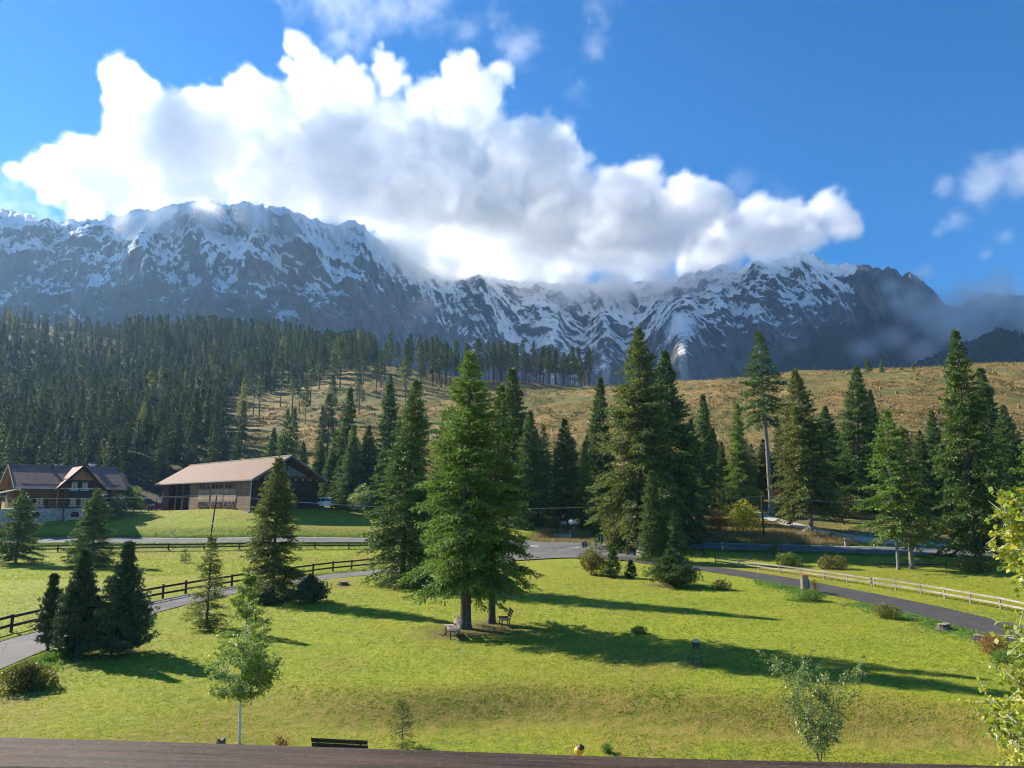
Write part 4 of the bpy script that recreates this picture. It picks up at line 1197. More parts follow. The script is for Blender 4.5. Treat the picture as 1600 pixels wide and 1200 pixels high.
ROW = [('cone', 497, 146, 690, 'dark spruce rising behind the right end of the barn roof', 1.0), ('cone', 520, 142, 672, 'dark spruce behind the white van, left one of the row', 1.0), ('slim', 536, 140, 604, 'tall slim spruce standing out above the row behind the white van', 0.9),
       ('cone', 548, 131, 682, 'spruce behind and right of the white van', 1.0), ('cone', 575, 134, 664, 'spruce directly behind the pale round bush', 1.0), ('slim', 607, 138, 598, 'tall slim spruce half hidden behind the slender dark lawn spruce', 1.1),
       ('cone', 596, 126, 690, 'short dense spruce right of the pale round bush', 1.15), ('cone', 640, 128, 640, 'dense spruce between barn meadow and junction, behind the lawn spruces', 1.0), ('slim', 690, 124, 640, 'spruce whose tip shows left of the tallest lawn spruce', 1.0),
       ('slim', 806, 118, 574, 'tall spruce behind the right flank of the tallest lawn spruce', 1.25), ('cone', 826, 112, 640, 'dark spruce right of the lawn spruce pair, behind the road', 0.95), ('cone', 850, 118, 664, 'spruce left of the traffic mirrors, beyond the dry grass', 0.9),
       ('cone', 886, 112, 654, 'bluish green pointed spruce behind the traffic mirrors', 1.0), ('cone', 915, 110, 690, 'short dark spruce between the mirrors and the giant spruce', 0.95), ('slim', 936, 118, 588, 'tall spruce whose tip shows left of the giant roadside spruce', 1.0),
       ('cone', 868, 128, 702, 'small spruce filling the gap behind the pointed bluish spruce', 0.9), ('slim', 1104, 122, 616, 'dark spruce with bare lower trunk right of the giant spruce', 0.95), ('cone', 1084, 118, 654, 'dark spruce at the right foot of the giant spruce', 0.8),
       ('cone', 1096, 112, 738, 'small bright young spruce at the start of the gravel path', 0.9), ('cone', 1158, 124, 630, 'dense spruce left of the bare trunked tree', 1.0), ('slim', 1222, 128, 650, 'dark spruce directly behind the bare trunk', 0.8),
       ('cone', 1300, 122, 634, 'dark spruce between the olive spruce and the dense conical spruce', 1.0), ('slim', 1376, 124, 608, 'slim spruce behind the twin spruces', 0.9), ('cone', 1446, 118, 672, 'spruce right of and behind the twin spruces', 0.9), ('cone', 1470, 122, 640, 'dark spruce to the left behind the tall leaning spruce', 0.9),
       ('cone', 1512, 112, 612, 'spruce right behind the tall leaning spruce', 1.0), ('slim', 1556, 118, 574, 'dark pointed spruce near the right edge, beyond the road', 1.15), ('cone', 1540, 106, 690, 'small spruce below the dark pointed one at the right edge', 0.9),
       ('cone', 1590, 112, 632, 'spruce at the far right edge beyond the road', 1.0), ('cone', 1578, 100, 724, 'low bright spruce right of the rust coloured bracken', 1.0), ('cone', 1486, 104, 738, 'low young spruce in front of the rust coloured bracken', 0.8),
       ('cone', 1130, 128, 690, 'spruce in the shade behind the light green bushes', 0.9), ('cone', 760, 122, 660, 'spruce in the dark gap behind the lawn spruce pair', 1.0), ('cone', 728, 128, 668, 'spruce mostly hidden behind the tallest lawn spruce', 1.0), ('cone', 940, 106, 742, 'low dark spruce at the left foot of the giant spruce', 1.0),
       ('cone', 420, 160, 668, 'spruce behind the barn ridge with a dead looking yellow side', 0.9), ('cone', 445, 158, 640, 'pointed spruce above the peak of the barn roof', 0.9), ('cone', 470, 160, 690, 'low spruce between barn peak and the row behind the van', 1.0)]
for kd, px, Y, top, lab, wd in ROW:
    shared(kd, px, Y, top, lab, wide=wd)

for k, (px_, top_, lab) in enumerate([(1374, 556, 'leftmost of the little spruces on the bare hill crest'), (1396, 560, 'second little spruce from left on the bare hill crest'), (1428, 566, 'third little spruce from left on the bare hill crest'), (1447, 564, 'fourth little spruce from left on the bare hill crest'), (1541, 558, 'rightmost little spruce on the bare hill crest'), (1288, 568, 'stunted spruce on the hill crest above the olive spruce')]):
    shared('cone', px_, 288 + 2 * k, top_, lab, name='young_spruce', wide=1.1)
FILL = [(486, 960, 26, 132, 150, 655, 735, 'behind the row between the van and the giant spruce'), (1075, 1600, 22, 128, 142, 668, 730, 'behind the row along the gravel path')]
ORD = ['first', 'second', 'third', 'fourth', 'fifth', 'sixth', 'seventh', 'eighth', 'ninth', 'tenth', 'eleventh', 'twelfth', 'thirteenth', 'fourteenth', 'fifteenth', 'sixteenth', 'seventeenth', 'eighteenth', 'nineteenth', 'twentieth', 'twenty-first', 'twenty-second', 'twenty-third', 'twenty-fourth', 'twenty-fifth', 'twenty-sixth']
for a_, b_, n_, y0_, y1_, t0_, t1_, lab in FILL:
    for k in range(n_):
        px_ = a_ + (b_ - a_) * (k + rg.uniform(0.2, 0.8)) / n_
        shared('cone', px_, rg.uniform(y0_, y1_), rg.uniform(t0_, t1_), 'shaded spruce %s, %s from left' % (lab, ORD[k]), wide=rg.uniform(0.95, 1.3), group='shaded back row spruces')

# ------------------------------------------------------------------ the wood on the slope
cutpoly = [(352, 668), (345, 640), (390, 618), (470, 604), (560, 580), (598, 566), (640, 576), (668, 582), (676, 690), (560, 700), (470, 700), (388, 690)]
def in_poly(x, y, poly):
    x, y = np.asarray(x), np.asarray(y)
    r_ = np.zeros(x.shape, bool)
    for (x0, y0), (x1, y1) in zip(poly, poly[1:] + poly[:1]):
        c_ = ((y0 > y) != (y1 > y)) & (x < (x1 - x0) * (y - y0) / (y1 - y0 + 1e-9) + x0)
        r_ ^= c_
    return r_
nr_ = np.random.RandomState(21)
wood_pts = []
cell = {}
def try_tree(px, Y, mind):
    x = float(ratios(px, 700)[0]) * Y
    key = (int(x // 6), int(Y // 6))
    for a in (-1, 0, 1):
        for b in (-1, 0, 1):
            for q in cell.get((key[0] + a, key[1] + b), ()):
                if (q[0] - x) ** 2 + (q[1] - Y) ** 2 < mind * mind:
                    return False
    cell.setdefault(key, []).append((x, Y))
    return True
cand = []
for _ in range(9000):
    Y = 150 + 400 * nr_.rand() ** 0.75
    px = nr_.uniform(-110, 690)
    cand.append((px, Y))
cand.sort(key=lambda q: q[1])
cx = np.array([float(ratios(p, 700)[0]) * Y for p, Y in cand])
cyv = np.array([Y for _, Y in cand])
czv = ground(cx, cyv)
gpx, gpy = project(cx, cyv, czv)
bare = in_poly(gpx, gpy, cutpoly)
for k, (px, Y) in enumerate(cand):
    right = gpx[k] > 640
    if gpx[k] > 520 and Y < 200:
        continue
    if right and not (338 < Y < 420):
        continue
    if 205 < gpx[k] < 520 and Y < 176:
        continue
    if 345 < gpx[k] < 690 and Y < 330 and not bare[k]:
        if project(cx[k], Y, czv[k] + 15)[1] < 690 and nr_.rand() > 0.03:
            continue
    if gpx[k] < 130 and Y > 505 and nr_.rand() > 0.12:
        continue
    if bare[k] and (nr_.rand() > 0.05 or Y < 230):
        continue
    if not try_tree(px, Y, (5.3 if not bare[k] else 9) * (1 + 0.15 * (Y > 300))):
        continue
    wood_pts.append((cx[k], Y, czv[k], gpx[k], gpy[k], bool(bare[k])))
for _ in range(300):                                       # the dark line of trunks along the crest in the middle
    px, Y = nr_.uniform(655, 922), nr_.uniform(338, 372)
    x = float(ratios(px, 605)[0]) * Y
    if try_tree(px, Y, 4.4):
        z = ground(x, Y)
        a, b = project(x, Y, z)
        wood_pts.append((x, Y, z, float(a), float(b), True))
def wood_kind(p):
    x, Y, z, a, b, open_ = p
    u_ = nr_.rand()
    if u_ < 0.028:
        return 'larch'
    if u_ < 0.045:
        return 'dead'
    if open_ or (360 < a and u_ < 0.6) or (a > 640):
        return 'bare'
    return 'wood'
wood_pts.sort(key=lambda p: p[1])
n_ind = max(0, 296 - 20 - N_SPRUCE[0])
ind, rest = wood_pts[:n_ind], wood_pts[n_ind:]
HMAP = lambda p: (nr_.uniform(9, 16) if p[1] < 195 else nr_.uniform(11, 18.5) if p[1] < 260 else nr_.uniform(11, 23) if p[3] > 640 else nr_.uniform(13, 22)) * (0.62 if p[3] < 190 and p[1] > 430 else 1.0)
MARKS = [(60, 'the house porch'), (95, 'the cross gable'), (150, 'the white chimney'), (215, 'the willow bush'), (262, 'the pergola'), (310, 'the barn end'), (360, 'the barn windows'), (420, 'the barn ridge'), (520, 'the barn gable'), (600, 'the white van'), (2000, 'the lawn spruces')]
cells = {}
for p in ind:
    mk = next(n_ for lim, n_ in MARKS if p[3] < lim)
    cells.setdefault((mk, int((p[1] - 150) // 13)), []).append(p)
for (mk, rank), lst in sorted(cells.items()):
    ranks = sorted({r_ for m_, r_ in cells if m_ == mk})
    lst.sort(key=lambda p: p[3])
    for i_, p in enumerate(lst):
        kd = wood_kind(p)
        H = HMAP(p)
        what = {'larch': 'yellow green larch', 'dead': 'reddish dead spruce', 'bare': 'bare trunked spruce', 'wood': 'dark green spruce'}[kd]
        lab = '%s, %s from left in %s rank of trees above %s' % (what, ORD[i_], ORD[ranks.index(rank)], mk)
        ms = PROTO[kd]
        s = H / 20
        w_ = nr_.uniform(0.95, 1.3)
        plant({'larch': 'larch_tree'}.get(kd, 'spruce_tree'), ms[nr_.randint(len(ms))], (p[0], p[1], p[2] - 0.1), lab, 'tree', 'trees of the lower wood', nr_.uniform(0, 6.28), (s * w_, s * w_, s))

def one_mesh(pair):
    """trunk and crown joined: for trees too far off to show their parts"""
    vs, fs, mi, ti, o, mats = [], [], [], [], 0, []
    for i_, me in enumerate(pair):
        V = np.empty(len(me.vertices) * 3, np.float32)
        me.vertices.foreach_get('co', V)
        Fq = np.empty(len(me.loops), np.int32)
        me.loops.foreach_get('vertex_index', Fq)
        V, Fq = V.reshape(-1, 3), Fq.reshape(-1, 4)
        if i_ == 0:
            V, Fq = V[:180], Fq[:170]
        tn = np.zeros(len(Fq), np.float32)
        if i_:
            me.attributes['tint'].data.foreach_get('value', tn)
        vs.append(V)
        fs.append(Fq + o)
        mi.append(np.full(len(Fq), i_))
        ti.append(tn)
        mats.append(me.materials[0])
        o += len(V)
    for me in pair:
        bpy.data.meshes.remove(me)
    return mesh_np('far_tree', np.vstack(vs), np.vstack(fs), mats, mi=np.concatenate(mi), attrs={'tint': ('FACE', np.concatenate(ti))})

def forest(name, pts, kinds, hs):
    """the far wood as one mass: points that each carry one of a few light trees"""
    low = {'wood': [spruce(91 + k, 20, 3.1, 1.5 + 1.5 * k, dz=0.7, nb=7, dens=0.55, spray=0.5, width=0.48, shape=1.0, ragged=0.25, needle='forest_needles') for k in range(4)],
           'bare': [spruce(95 + k, 20, 2.5, 8.0 + k, dz=0.75, nb=7, dens=0.5, spray=0.55, width=0.5, shape=0.85, ragged=0.35, needle='forest_needles') for k in range(3)],
           'larch': [spruce(98, 20, 3.0, 5.0, dz=0.8, nb=6, dens=0.5, spray=0.55, width=0.55, shape=0.5, ragged=0.3, needle='larch_needles')],
           'dead': [spruce(99, 20, 2.2, 5.0, dz=0.9, nb=6, dens=0.4, spray=0.45, width=0.45, shape=0.5, ragged=0.4, needle='dead_needles')]}
    src, index = [], {}
    for kd, lst in low.items():
        for pair in lst:
            index.setdefault(kd, []).append(len(src))
            src.append(bpy.data.objects.new('far_tree', one_mesh(pair)))
    n = len(pts)
    me = bpy.data.meshes.new(name)
    me.vertices.add(n)
    me.vertices.foreach_set('co', np.array([p[:3] for p in pts], np.float32).ravel())
    kind = np.array([index[k][nr_.randint(len(index[k]))] for k in kinds], np.int32)
    me.attributes.new('kind', 'INT', 'POINT').data.foreach_set('value', kind)
    me.attributes.new('turn', 'FLOAT', 'POINT').data.foreach_set('value', nr_.uniform(0, 6.28, n).astype(np.float32))
    hh = np.array(hs, np.float32) / 20
    ww = hh * nr_.uniform(0.75, 1.4, n).astype(np.float32)
    me.attributes.new('size', 'FLOAT_VECTOR', 'POINT').data.foreach_set('vector', np.c_[ww, ww, hh].astype(np.float32).ravel())
    o = link(bpy.data.objects.new(name, me))
    g = bpy.data.node_groups.new('forest_trees', 'GeometryNodeTree')
    g.interface.new_socket('Geometry', in_out='INPUT', socket_type='NodeSocketGeometry')
    g.interface.new_socket('Geometry', in_out='OUTPUT', socket_type='NodeSocketGeometry')
    N, L = g.nodes, g.links
    gi, go, jn = N.new('NodeGroupInput'), N.new('NodeGroupOutput'), N.new('GeometryNodeJoinGeometry')
    def named(nm, ty):
        a = N.new('GeometryNodeInputNamedAttribute')
        a.data_type = ty
        a.inputs['Name'].default_value = nm
        return next(q for q in a.outputs if q.enabled and q.name == 'Attribute')
    ak, at_, as_ = named('kind', 'INT'), named('turn', 'FLOAT'), named('size', 'FLOAT_VECTOR')
    rot = N.new('ShaderNodeCombineXYZ')
    L.new(at_, rot.inputs['Z'])
    for k, so in enumerate(src):
        oi = N.new('GeometryNodeObjectInfo')
        oi.inputs['Object'].default_value = so
        oi.inputs['As Instance'].default_value = True
        cmp_ = N.new('FunctionNodeCompare')
        cmp_.data_type = 'INT'
        cmp_.operation = 'EQUAL'
        ia = [q for q in cmp_.inputs if q.enabled and q.type == 'INT']
        L.new(ak, ia[0])
        ia[1].default_value = k
        ip = N.new('GeometryNodeInstanceOnPoints')
        L.new(gi.outputs[0], ip.inputs['Points'])
        L.new(cmp_.outputs[0], ip.inputs['Selection'])
        L.new(oi.outputs['Geometry'], ip.inputs['Instance'])
        L.new(rot.outputs[0], ip.inputs['Rotation'])
        L.new(as_, ip.inputs['Scale'])
        L.new(ip.outputs[0], jn.inputs[0])
    L.new(jn.outputs[0], go.inputs[0])
    o.modifiers.new('trees', 'NODES').node_group = g
    return tag(o, 'dense dark conifer wood covering the upper slope and crest', kind='stuff')
kinds = [wood_kind(p) for p in rest]
forest('forest', rest, kinds, [HMAP(p) for p in rest])
print('TREES named', N_SPRUCE[0], 'individual wood', len(ind), 'far wood', len(rest))
# ------------------------------------------------------------------ wood, stone, glass and paint
def boards_mat(name, a, b, axis_scale, rough=0.85, band=0.0):
    """weathered boards: grain along the board, tone changing from board to board"""
    t = NT(name)
    v = t.coord('Object', axis_scale)
    n = t.noise(v, 3.0, 6, 0.65)
    n2 = t.noise(t.coord('Object'), 0.6, 3)
    c = t.mix(t.mapr(n, 0.3, 0.7), a, b)
    c = t.mix(t.mapr(n2, 0.4, 0.65, 0, 0.5), c, tuple(x * 0.6 for x in a))
    nor = t.bump(n, 0.4, 0.01)
    if band:
        z = t.node('ShaderNodeSeparateXYZ', {0: t.coord('Object')}).outputs[2]
        k = t.math('FRACT', t.math('DIVIDE', z, band))
        row = t.math('FLOOR', t.math('DIVIDE', z, band))
        rn = t.node('ShaderNodeTexWhiteNoise', {'W': row}, noise_dimensions='1D').outputs[0]
        c = t.mix(t.mapr(rn, 0, 1, 0, 0.55), c, tuple(x * 0.5 for x in a))
        edge = t.mapr(t.math('ABSOLUTE', t.math('SUBTRACT', k, 0.5)), 0.40, 0.5)
        nor = t.bump(edge, -0.8, 0.05)
    t.bsdf(c, rough, 0.2, nor)
    MAT[name] = t.mat
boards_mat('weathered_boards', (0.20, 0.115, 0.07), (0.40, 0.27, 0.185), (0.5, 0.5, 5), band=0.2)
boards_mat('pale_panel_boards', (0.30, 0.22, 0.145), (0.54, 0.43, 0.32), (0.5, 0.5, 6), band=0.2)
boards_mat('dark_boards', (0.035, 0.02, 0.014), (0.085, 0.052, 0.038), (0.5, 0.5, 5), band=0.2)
boards_mat('brown_boards', (0.125, 0.052, 0.03), (0.23, 0.105, 0.062), (0.5, 0.5, 5), band=0.22)
boards_mat('house_shingle', (0.045, 0.03, 0.026), (0.11, 0.075, 0.06), (2, 2, 4), band=0.25)
boards_mat('honey_timber', (0.30, 0.13, 0.06), (0.46, 0.23, 0.12), (1, 1, 1))
boards_mat('fence_dark', (0.030, 0.023, 0.019), (0.085, 0.068, 0.055), (3, 3, 3))
boards_mat('fence_pale', (0.24, 0.20, 0.165), (0.46, 0.40, 0.34), (2, 2, 2))
boards_mat('bench_wood', (0.25, 0.20, 0.16), (0.44, 0.38, 0.33), (3, 3, 3))
boards_mat('stump_wood', (0.16, 0.12, 0.085), (0.40, 0.33, 0.26), (4, 4, 1))
t = NT('rail_wood')
v = t.coord('Object', (1.6, 30, 30))
n = t.noise(v, 4.0, 9, 0.75, 0.6)
n2 = t.noise(t.coord('Object', (1, 3, 3)), 5, 4)
n3 = t.noise(t.coord('Object', (0.5, 1, 1)), 420, 2, 0.7)
c = t.mix(t.mapr(n, 0.42, 0.58), (0.016, 0.009, 0.006), (0.068, 0.040, 0.027))
c = t.mix(t.mapr(n2, 0.45, 0.7, 0, 0.6), c, (0.095, 0.062, 0.044))
c = t.mix(t.mapr(n3, 0.60, 0.74, 0, 0.5), c, (0.24, 0.18, 0.145))
c = t.mix(t.mapr(n, 0.40, 0.36), c, (0.010, 0.007, 0.006))
t.bsdf(c, t.mapr(n2, 0.3, 0.7, 0.55, 0.8), 0.2, t.bump(t.math('ADD', n, t.math('MULTIPLY', n3, 0.3)), 0.6, 0.004))
MAT['rail_wood'] = t.mat
def tile_mat(name, a, b, sc):
    t = NT(name)
    v = t.coord('Object', (1, 1, 1))
    br = t.node('ShaderNodeTexBrick', {'Vector': t.coord('UV' if False else 'Object', (sc, sc, sc)), 'Color1': (*a, 1), 'Color2': (*b, 1), 'Mortar': (*[x * 0.35 for x in a], 1), 'Scale': 1.0, 'Mortar Size': 0.03, 'Brick Width': 0.5, 'Row Height': 0.3})
    n = t.noise(v, 1.5, 5, 0.7)
    c = t.mix(t.mapr(n, 0.35, 0.65, 0, 0.5), br.outputs[0], tuple(x * 1.25 for x in b))
    t.bsdf(c, 0.8, 0.25, t.bump(br.outputs[1], -0.6, 0.03))
    MAT[name] = t.mat
tile_mat('barn_tiles', (0.125, 0.058, 0.033), (0.19, 0.095, 0.056), 1.4)
tile_mat('house_tiles', (0.19, 0.098, 0.068), (0.30, 0.17, 0.125), 1.3)
t = NT('rubble_stone')
vor = t.node('ShaderNodeTexVoronoi', {'Vector': t.coord('Object', (1.0, 1.0, 1.7)), 'Scale': 2.2}, feature='DISTANCE_TO_EDGE')
vc_ = t.node('ShaderNodeTexVoronoi', {'Vector': t.coord('Object', (1.0, 1.0, 1.7)), 'Scale': 2.2})
c = t.mix(t.node('ShaderNodeSeparateColor', {0: vc_.outputs['Color']}).outputs[0], (0.30, 0.28, 0.26), (0.55, 0.52, 0.48))
c = t.mix(t.mapr(vor.outputs[0], 0.0, 0.05), (0.20, 0.18, 0.16), c)
t.bsdf(c, 0.9, 0.2, t.bump(t.mapr(vor.outputs[0], 0, 0.1), 0.8, 0.05))
MAT['rubble_stone'] = t.mat
simple('field_rock', (0.33, 0.30, 0.27), 0.9, 0.2, var=0.35, scale=3.0, bump=0.8)
simple('white_paint', (0.72, 0.72, 0.70), 0.55, 0.3, var=0.06)
simple('galvanised', (0.42, 0.43, 0.44), 0.45, 0.5, 0.6, 0.1)
simple('dark_metal', (0.035, 0.038, 0.045), 0.5, 0.4, 0.3, 0.15)
simple('rubber', (0.02, 0.02, 0.02), 0.8, 0.2)
simple('white_car_paint', (0.74, 0.75, 0.77), 0.25, 0.5, 0.0, 0.02)
simple('red_car_paint', (0.42, 0.03, 0.022), 0.25, 0.5, 0.0, 0.05)
simple('red_petals', (0.55, 0.035, 0.03), 0.6, 0.2, var=0.3, scale=30)
simple('mixed_petals', (0.55, 0.16, 0.08), 0.6, 0.2, var=0.5, scale=20)
simple('yellow_plastic', (0.75, 0.42, 0.03), 0.4, 0.4, var=0.06)
simple('pale_board', (0.50, 0.44, 0.30), 0.6, 0.3)
simple('gate_green', (0.18, 0.34, 0.20), 0.6, 0.3, var=0.15)
simple('concrete', (0.42, 0.41, 0.39), 0.85, 0.2, var=0.15)
simple('bare_soil', (0.13, 0.085, 0.055), 0.95, 0.1, var=0.4, scale=8, bump=0.8)
t = NT('window_glass')
t.bsdf((0.035, 0.045, 0.055), 0.06, 0.6)
MAT['window_glass'] = t.mat
t = NT('gable_glass')
t.bsdf((0.10, 0.17, 0.165), 0.12, 0.6)
MAT['gable_glass'] = t.mat
t = NT('mirror_glass')
t.bsdf((0.75, 0.80, 0.78), 0.05, 0.8, metal=1.0)
MAT['mirror_glass'] = t.mat

class Frame:
    """local axes of a building: u along its front, v into depth, w up"""
    def __init__(s, o, u, v):
        s.o, s.u, s.v, s.w = Vector(o), Vector((*u, 0)).normalized(), Vector((*v, 0)).normalized(), Vector((0, 0, 1))
        s.M = Matrix((s.u, s.v, s.w)).transposed()
    def p(s, a, b, c):
        return s.o + s.u * a + s.v * b + s.w * c
    def box(s, mb, a0, a1, b0, b1, c0, c1):
        return mb.box(s.p((a0 + a1) / 2, (b0 + b1) / 2, (c0 + c1) / 2), (a1 - a0, b1 - b0, c1 - c0), M=s.M)
    def on_front(s, px, py, b=0.0):
        """(u, w) of the point of the front plane (depth b) seen at a photo pixel"""
        rx, rz = (float(q) for q in ratios(px, py))
        q = s.o + s.v * b
        # (q + u a) . x = rx * y
        a = (rx * q.y - q.x) / (s.u.x - rx * s.u.y)
        y = q.y + s.u.y * a
        return a, CZ + rz * y - s.o.z

def thing_at(name, frame, label, cat, group=None):
    return empty(name, tuple(frame.o), 0, label, cat, group)

def rel(o, e):
    """geometry was laid out in world metres: bring it under its Empty"""
    o.data.transform(Matrix.Translation(-Vector(e.location)))
    return o

def roof_slabs(mb, fr, u0, u1, v_eave0, v_ridge, v_eave1, w_e0, w_r, w_e1, th=0.22):
    for (va, wa, vb, wb) in ((v_eave0, w_e0, v_ridge, w_r), (v_eave1, w_e1, v_ridge, w_r)):
        poly = [fr.p(u0, va, wa), fr.p(u0, vb, wb), fr.p(u0, vb, wb - th), fr.p(u0, va, wa - th)]
        mb.prism(poly, fr.u * (u1 - u0))
    return mb

# ------------------------------------------------------------------ the barn
_c = at(391, 798, 121)
_z = ground(_c[0], _c[1])
B = Frame((_c[0], _c[1], min(_z, _c[2]) - 0.0), (-0.70, 0.714), (0.714, 0.70))
barn = thing_at('barn', B, 'long wooden barn with wide pale brown tiled roof and dark gable', 'barn')
BW = 12.4
BL = B.on_front(254, 770)[0]
U0, U1 = B.on_front(297, 770)[0], B.on_front(264, 770)[0]
def bpart(name, mb, mat, parent=None, **k):
    return rel(mb.build(name, mat, parent or barn, **k), barn)
eave_w = 5.75
ridge_w = 9.75
m = MB()
B.box(m, 0.0, 0.25, 0.0, BW, -0.6, eave_w)
gp_ = [B.p(0.02, 0.05, eave_w), B.p(0.02, BW / 2, ridge_w - 0.35), B.p(0.02, BW - 0.05, eave_w)]
m.prism(gp_, B.u * 0.2)
bpart('gable_wall', m, MAT['dark_boards'])
m = MB()
B.box(m, 0.26, U0, 0.0, 0.25, -0.6, eave_w)
bpart('front_wall', m, MAT['weathered_boards'])
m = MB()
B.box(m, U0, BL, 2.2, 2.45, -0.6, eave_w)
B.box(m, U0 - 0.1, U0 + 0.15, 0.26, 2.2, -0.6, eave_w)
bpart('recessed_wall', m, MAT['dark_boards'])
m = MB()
B.box(m, BL, BL + 0.25, 0.0, BW, -0.6, eave_w)
m.prism([B.p(BL, 0.05, eave_w), B.p(BL, BW / 2, ridge_w - 0.35), B.p(BL, BW - 0.05, eave_w)], B.u * 0.2)
B.box(m, U1, BL, 0.0, 0.25, -0.6, eave_w)
bpart('end_wall', m, MAT['brown_boards'])
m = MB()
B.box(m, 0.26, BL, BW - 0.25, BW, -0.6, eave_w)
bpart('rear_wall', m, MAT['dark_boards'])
m = MB()
roof_slabs(m, B, -1.7, BL + 2.6, -0.75, BW / 2, BW + 0.9, eave_w - 0.30, ridge_w, eave_w - 0.38, 0.2)
roof = bpart('roof', m, MAT['barn_tiles'])
m = MB()
B.box(m, -1.75, BL + 2.65, BW / 2 - 0.16, BW / 2 + 0.16, ridge_w - 0.03, ridge_w + 0.10)
bpart('ridge_cap', m, MAT['pale_board'], roof)
m = MB()
m.beam(B.p(-1.72, -0.83, eave_w - 0.42), B.p(BL + 2.62, -0.83, eave_w - 0.42), 0.14, 0.16)
bpart('gutter', m, MAT['galvanised'], roof)
m = MB()
for va, vb in ((-0.77, BW / 2), (BW + 0.92, BW / 2)):
    m.beam(B.p(-1.78, va, eave_w - 0.42), B.p(-1.78, vb, ridge_w - 0.10), 0.08, 0.34)
bpart('barge_board', m, MAT['pale_bark'], roof)
# upper and lower bands of windows with boarded panels between
GRP = [(312, 329), (332, 350), (352, 370)]
for gi_, (xa, xb) in enumerate(GRP):
    ua, wt = B.on_front(xb, 752.0)
    ub, wb_ = B.on_front(xa, 758.0)
    um = (ua + ub) / 2
    w_up0, w_up1 = 4.15, 4.85
    for band, (w0, w1) in enumerate(((w_up0, w_up1), (1.05, 1.65))):
        wdw = MB()
        B.box(wdw, ua - 0.08, ub + 0.08, -0.06, -0.003, w0 - 0.08, w1 + 0.08)
        fo = bpart('window', wdw, MAT['weathered_boards'])
        n_ = 3
        for k in range(n_):
            a0 = ua + (ub - ua) * (k + 0.10) / n_
            a1 = ua + (ub - ua) * (k + 0.90) / n_
            pn = MB()
            B.box(pn, a0, a1, -0.075, -0.062, w0, w1)
            bpart('pane', pn, MAT['window_glass'], fo)
    for w0, w1 in ((3.05, 4.0), (2.05, 2.95), (1.78, 2.0)):
        pm = MB()
        B.box(pm, ua - 0.16, ub + 0.16, -0.10, -0.003, w0, w1)
        bpart('panel', pm, MAT['pale_panel_boards'])
    pm = MB()
    B.box(pm, ua - 0.16, ub + 0.16, -0.08, -0.003, -0.1, 0.92)
    bpart('panel', pm, MAT['pale_panel_boards'])
    fb = MB()
    B.box(fb, ua, ub, -0.30, -0.085, 0.82, 1.0)
    bo = bpart('flower_box', fb, MAT['dark_boards'])
    fl, rr_ = MB(), random.Random(gi_)
    for k in range(16):
        c_ = B.p(rr_.uniform(ua, ub), -0.2 + rr_.uniform(-0.1, 0.1), 1.06 + rr_.uniform(0, 0.16))
        fl.lathe(c_, [(0.02, -0.06), (0.10, 0.0), (0.06, 0.07)], 6)
    tag(bpart('blossom', fl, MAT['mixed_petals'], bo), kind='stuff')
# big glazed doors in the recess, posts along it
for a0, a1, w0, w1 in ((U0 + 1.2, U0 + 3.6, 0.1, 2.4), (U0 + 4.6, U0 + 7.0, 2.9, 4.9), (U0 + 1.0, U0 + 3.4, 2.9, 4.9)):
    dm = MB()
    B.box(dm, a0, a1, 2.12, 2.197, w0, w1)
    do = bpart('glazed_door' if w0 < 1 else 'window', dm, MAT['brown_boards'])
    for i in range(2):
        for j in range(2):
            pn = MB()
            B.box(pn, a0 + (a1 - a0) * (0.08 + 0.47 * i), a0 + (a1 - a0) * (0.45 + 0.47 * i), 2.10, 2.117, w0 + (w1 - w0) * (0.06 + 0.47 * j), w0 + (w1 - w0) * (0.46 + 0.47 * j))
            bpart('pane', pn, MAT['window_glass'], do)
for a in (U0 + 0.4, U0 + 4.1, U0 + 7.8):
    pm = MB()
    B.box(pm, a - 0.12, a + 0.12, 0.05, 0.29, -0.5, eave_w - 0.15)
    bpart('post', pm, MAT['brown_boards'])
m = MB()
B.box(m, U0 + 0.15, U1, 0.05, 2.1, 2.55, 2.72)
bpart('balcony_floor', m, MAT['weathered_boards'])
m = MB()
m.tube([B.p(-0.1, -0.14, -0.3), B.p(-0.1, -0.14, eave_w - 0.4)], 0.09, 8)
bpart('downpipe', m, MAT['galvanised'])
m = MB()
B.box(m, -0.5, 0.3, -0.6, 0.1, -0.6, 0.12)
bpart('plinth', m, MAT['concrete'])
# triangular glazing in the gable
yv = lambda w: (w - eave_w) / (ridge_w - 0.35 - eave_w) * BW / 2
for sgn in (-1, 1):
    for k, (f0, f1) in enumerate(((0.02, 0.30), (0.32, 0.60))):
        w0 = eave_w + 0.45
        def hgt(f):
            return w0 + (1 - f / 0.68) * 1.9
        v0, v1 = BW / 2 + sgn * f0 * BW / 2, BW / 2 + sgn * f1 * BW / 2
        poly = [B.p(-0.03, v0, w0), B.p(-0.03, v1, w0), B.p(-0.03, v1, hgt(f1)), B.p(-0.03, v0, hgt(f0))]
        pm = MB().prism(poly, B.u * 0.03)
        bpart('gable_pane', pm, MAT['gable_glass'])
m = MB()
B.box(m, -0.10, -0.003, 0.3, BW - 0.3, eave_w + 0.12, eave_w + 0.36)
bpart('tie_beam', m, MAT['brown_boards'])
for k in range(9):
    bm_ = MB()
    v0 = 0.8 + k * 1.4
    B.box(bm_, -0.16, -0.003, v0, v0 + 0.22, eave_w - 0.28, eave_w - 0.06)
    bpart('beam_end', bm_, MAT['pale_board'])

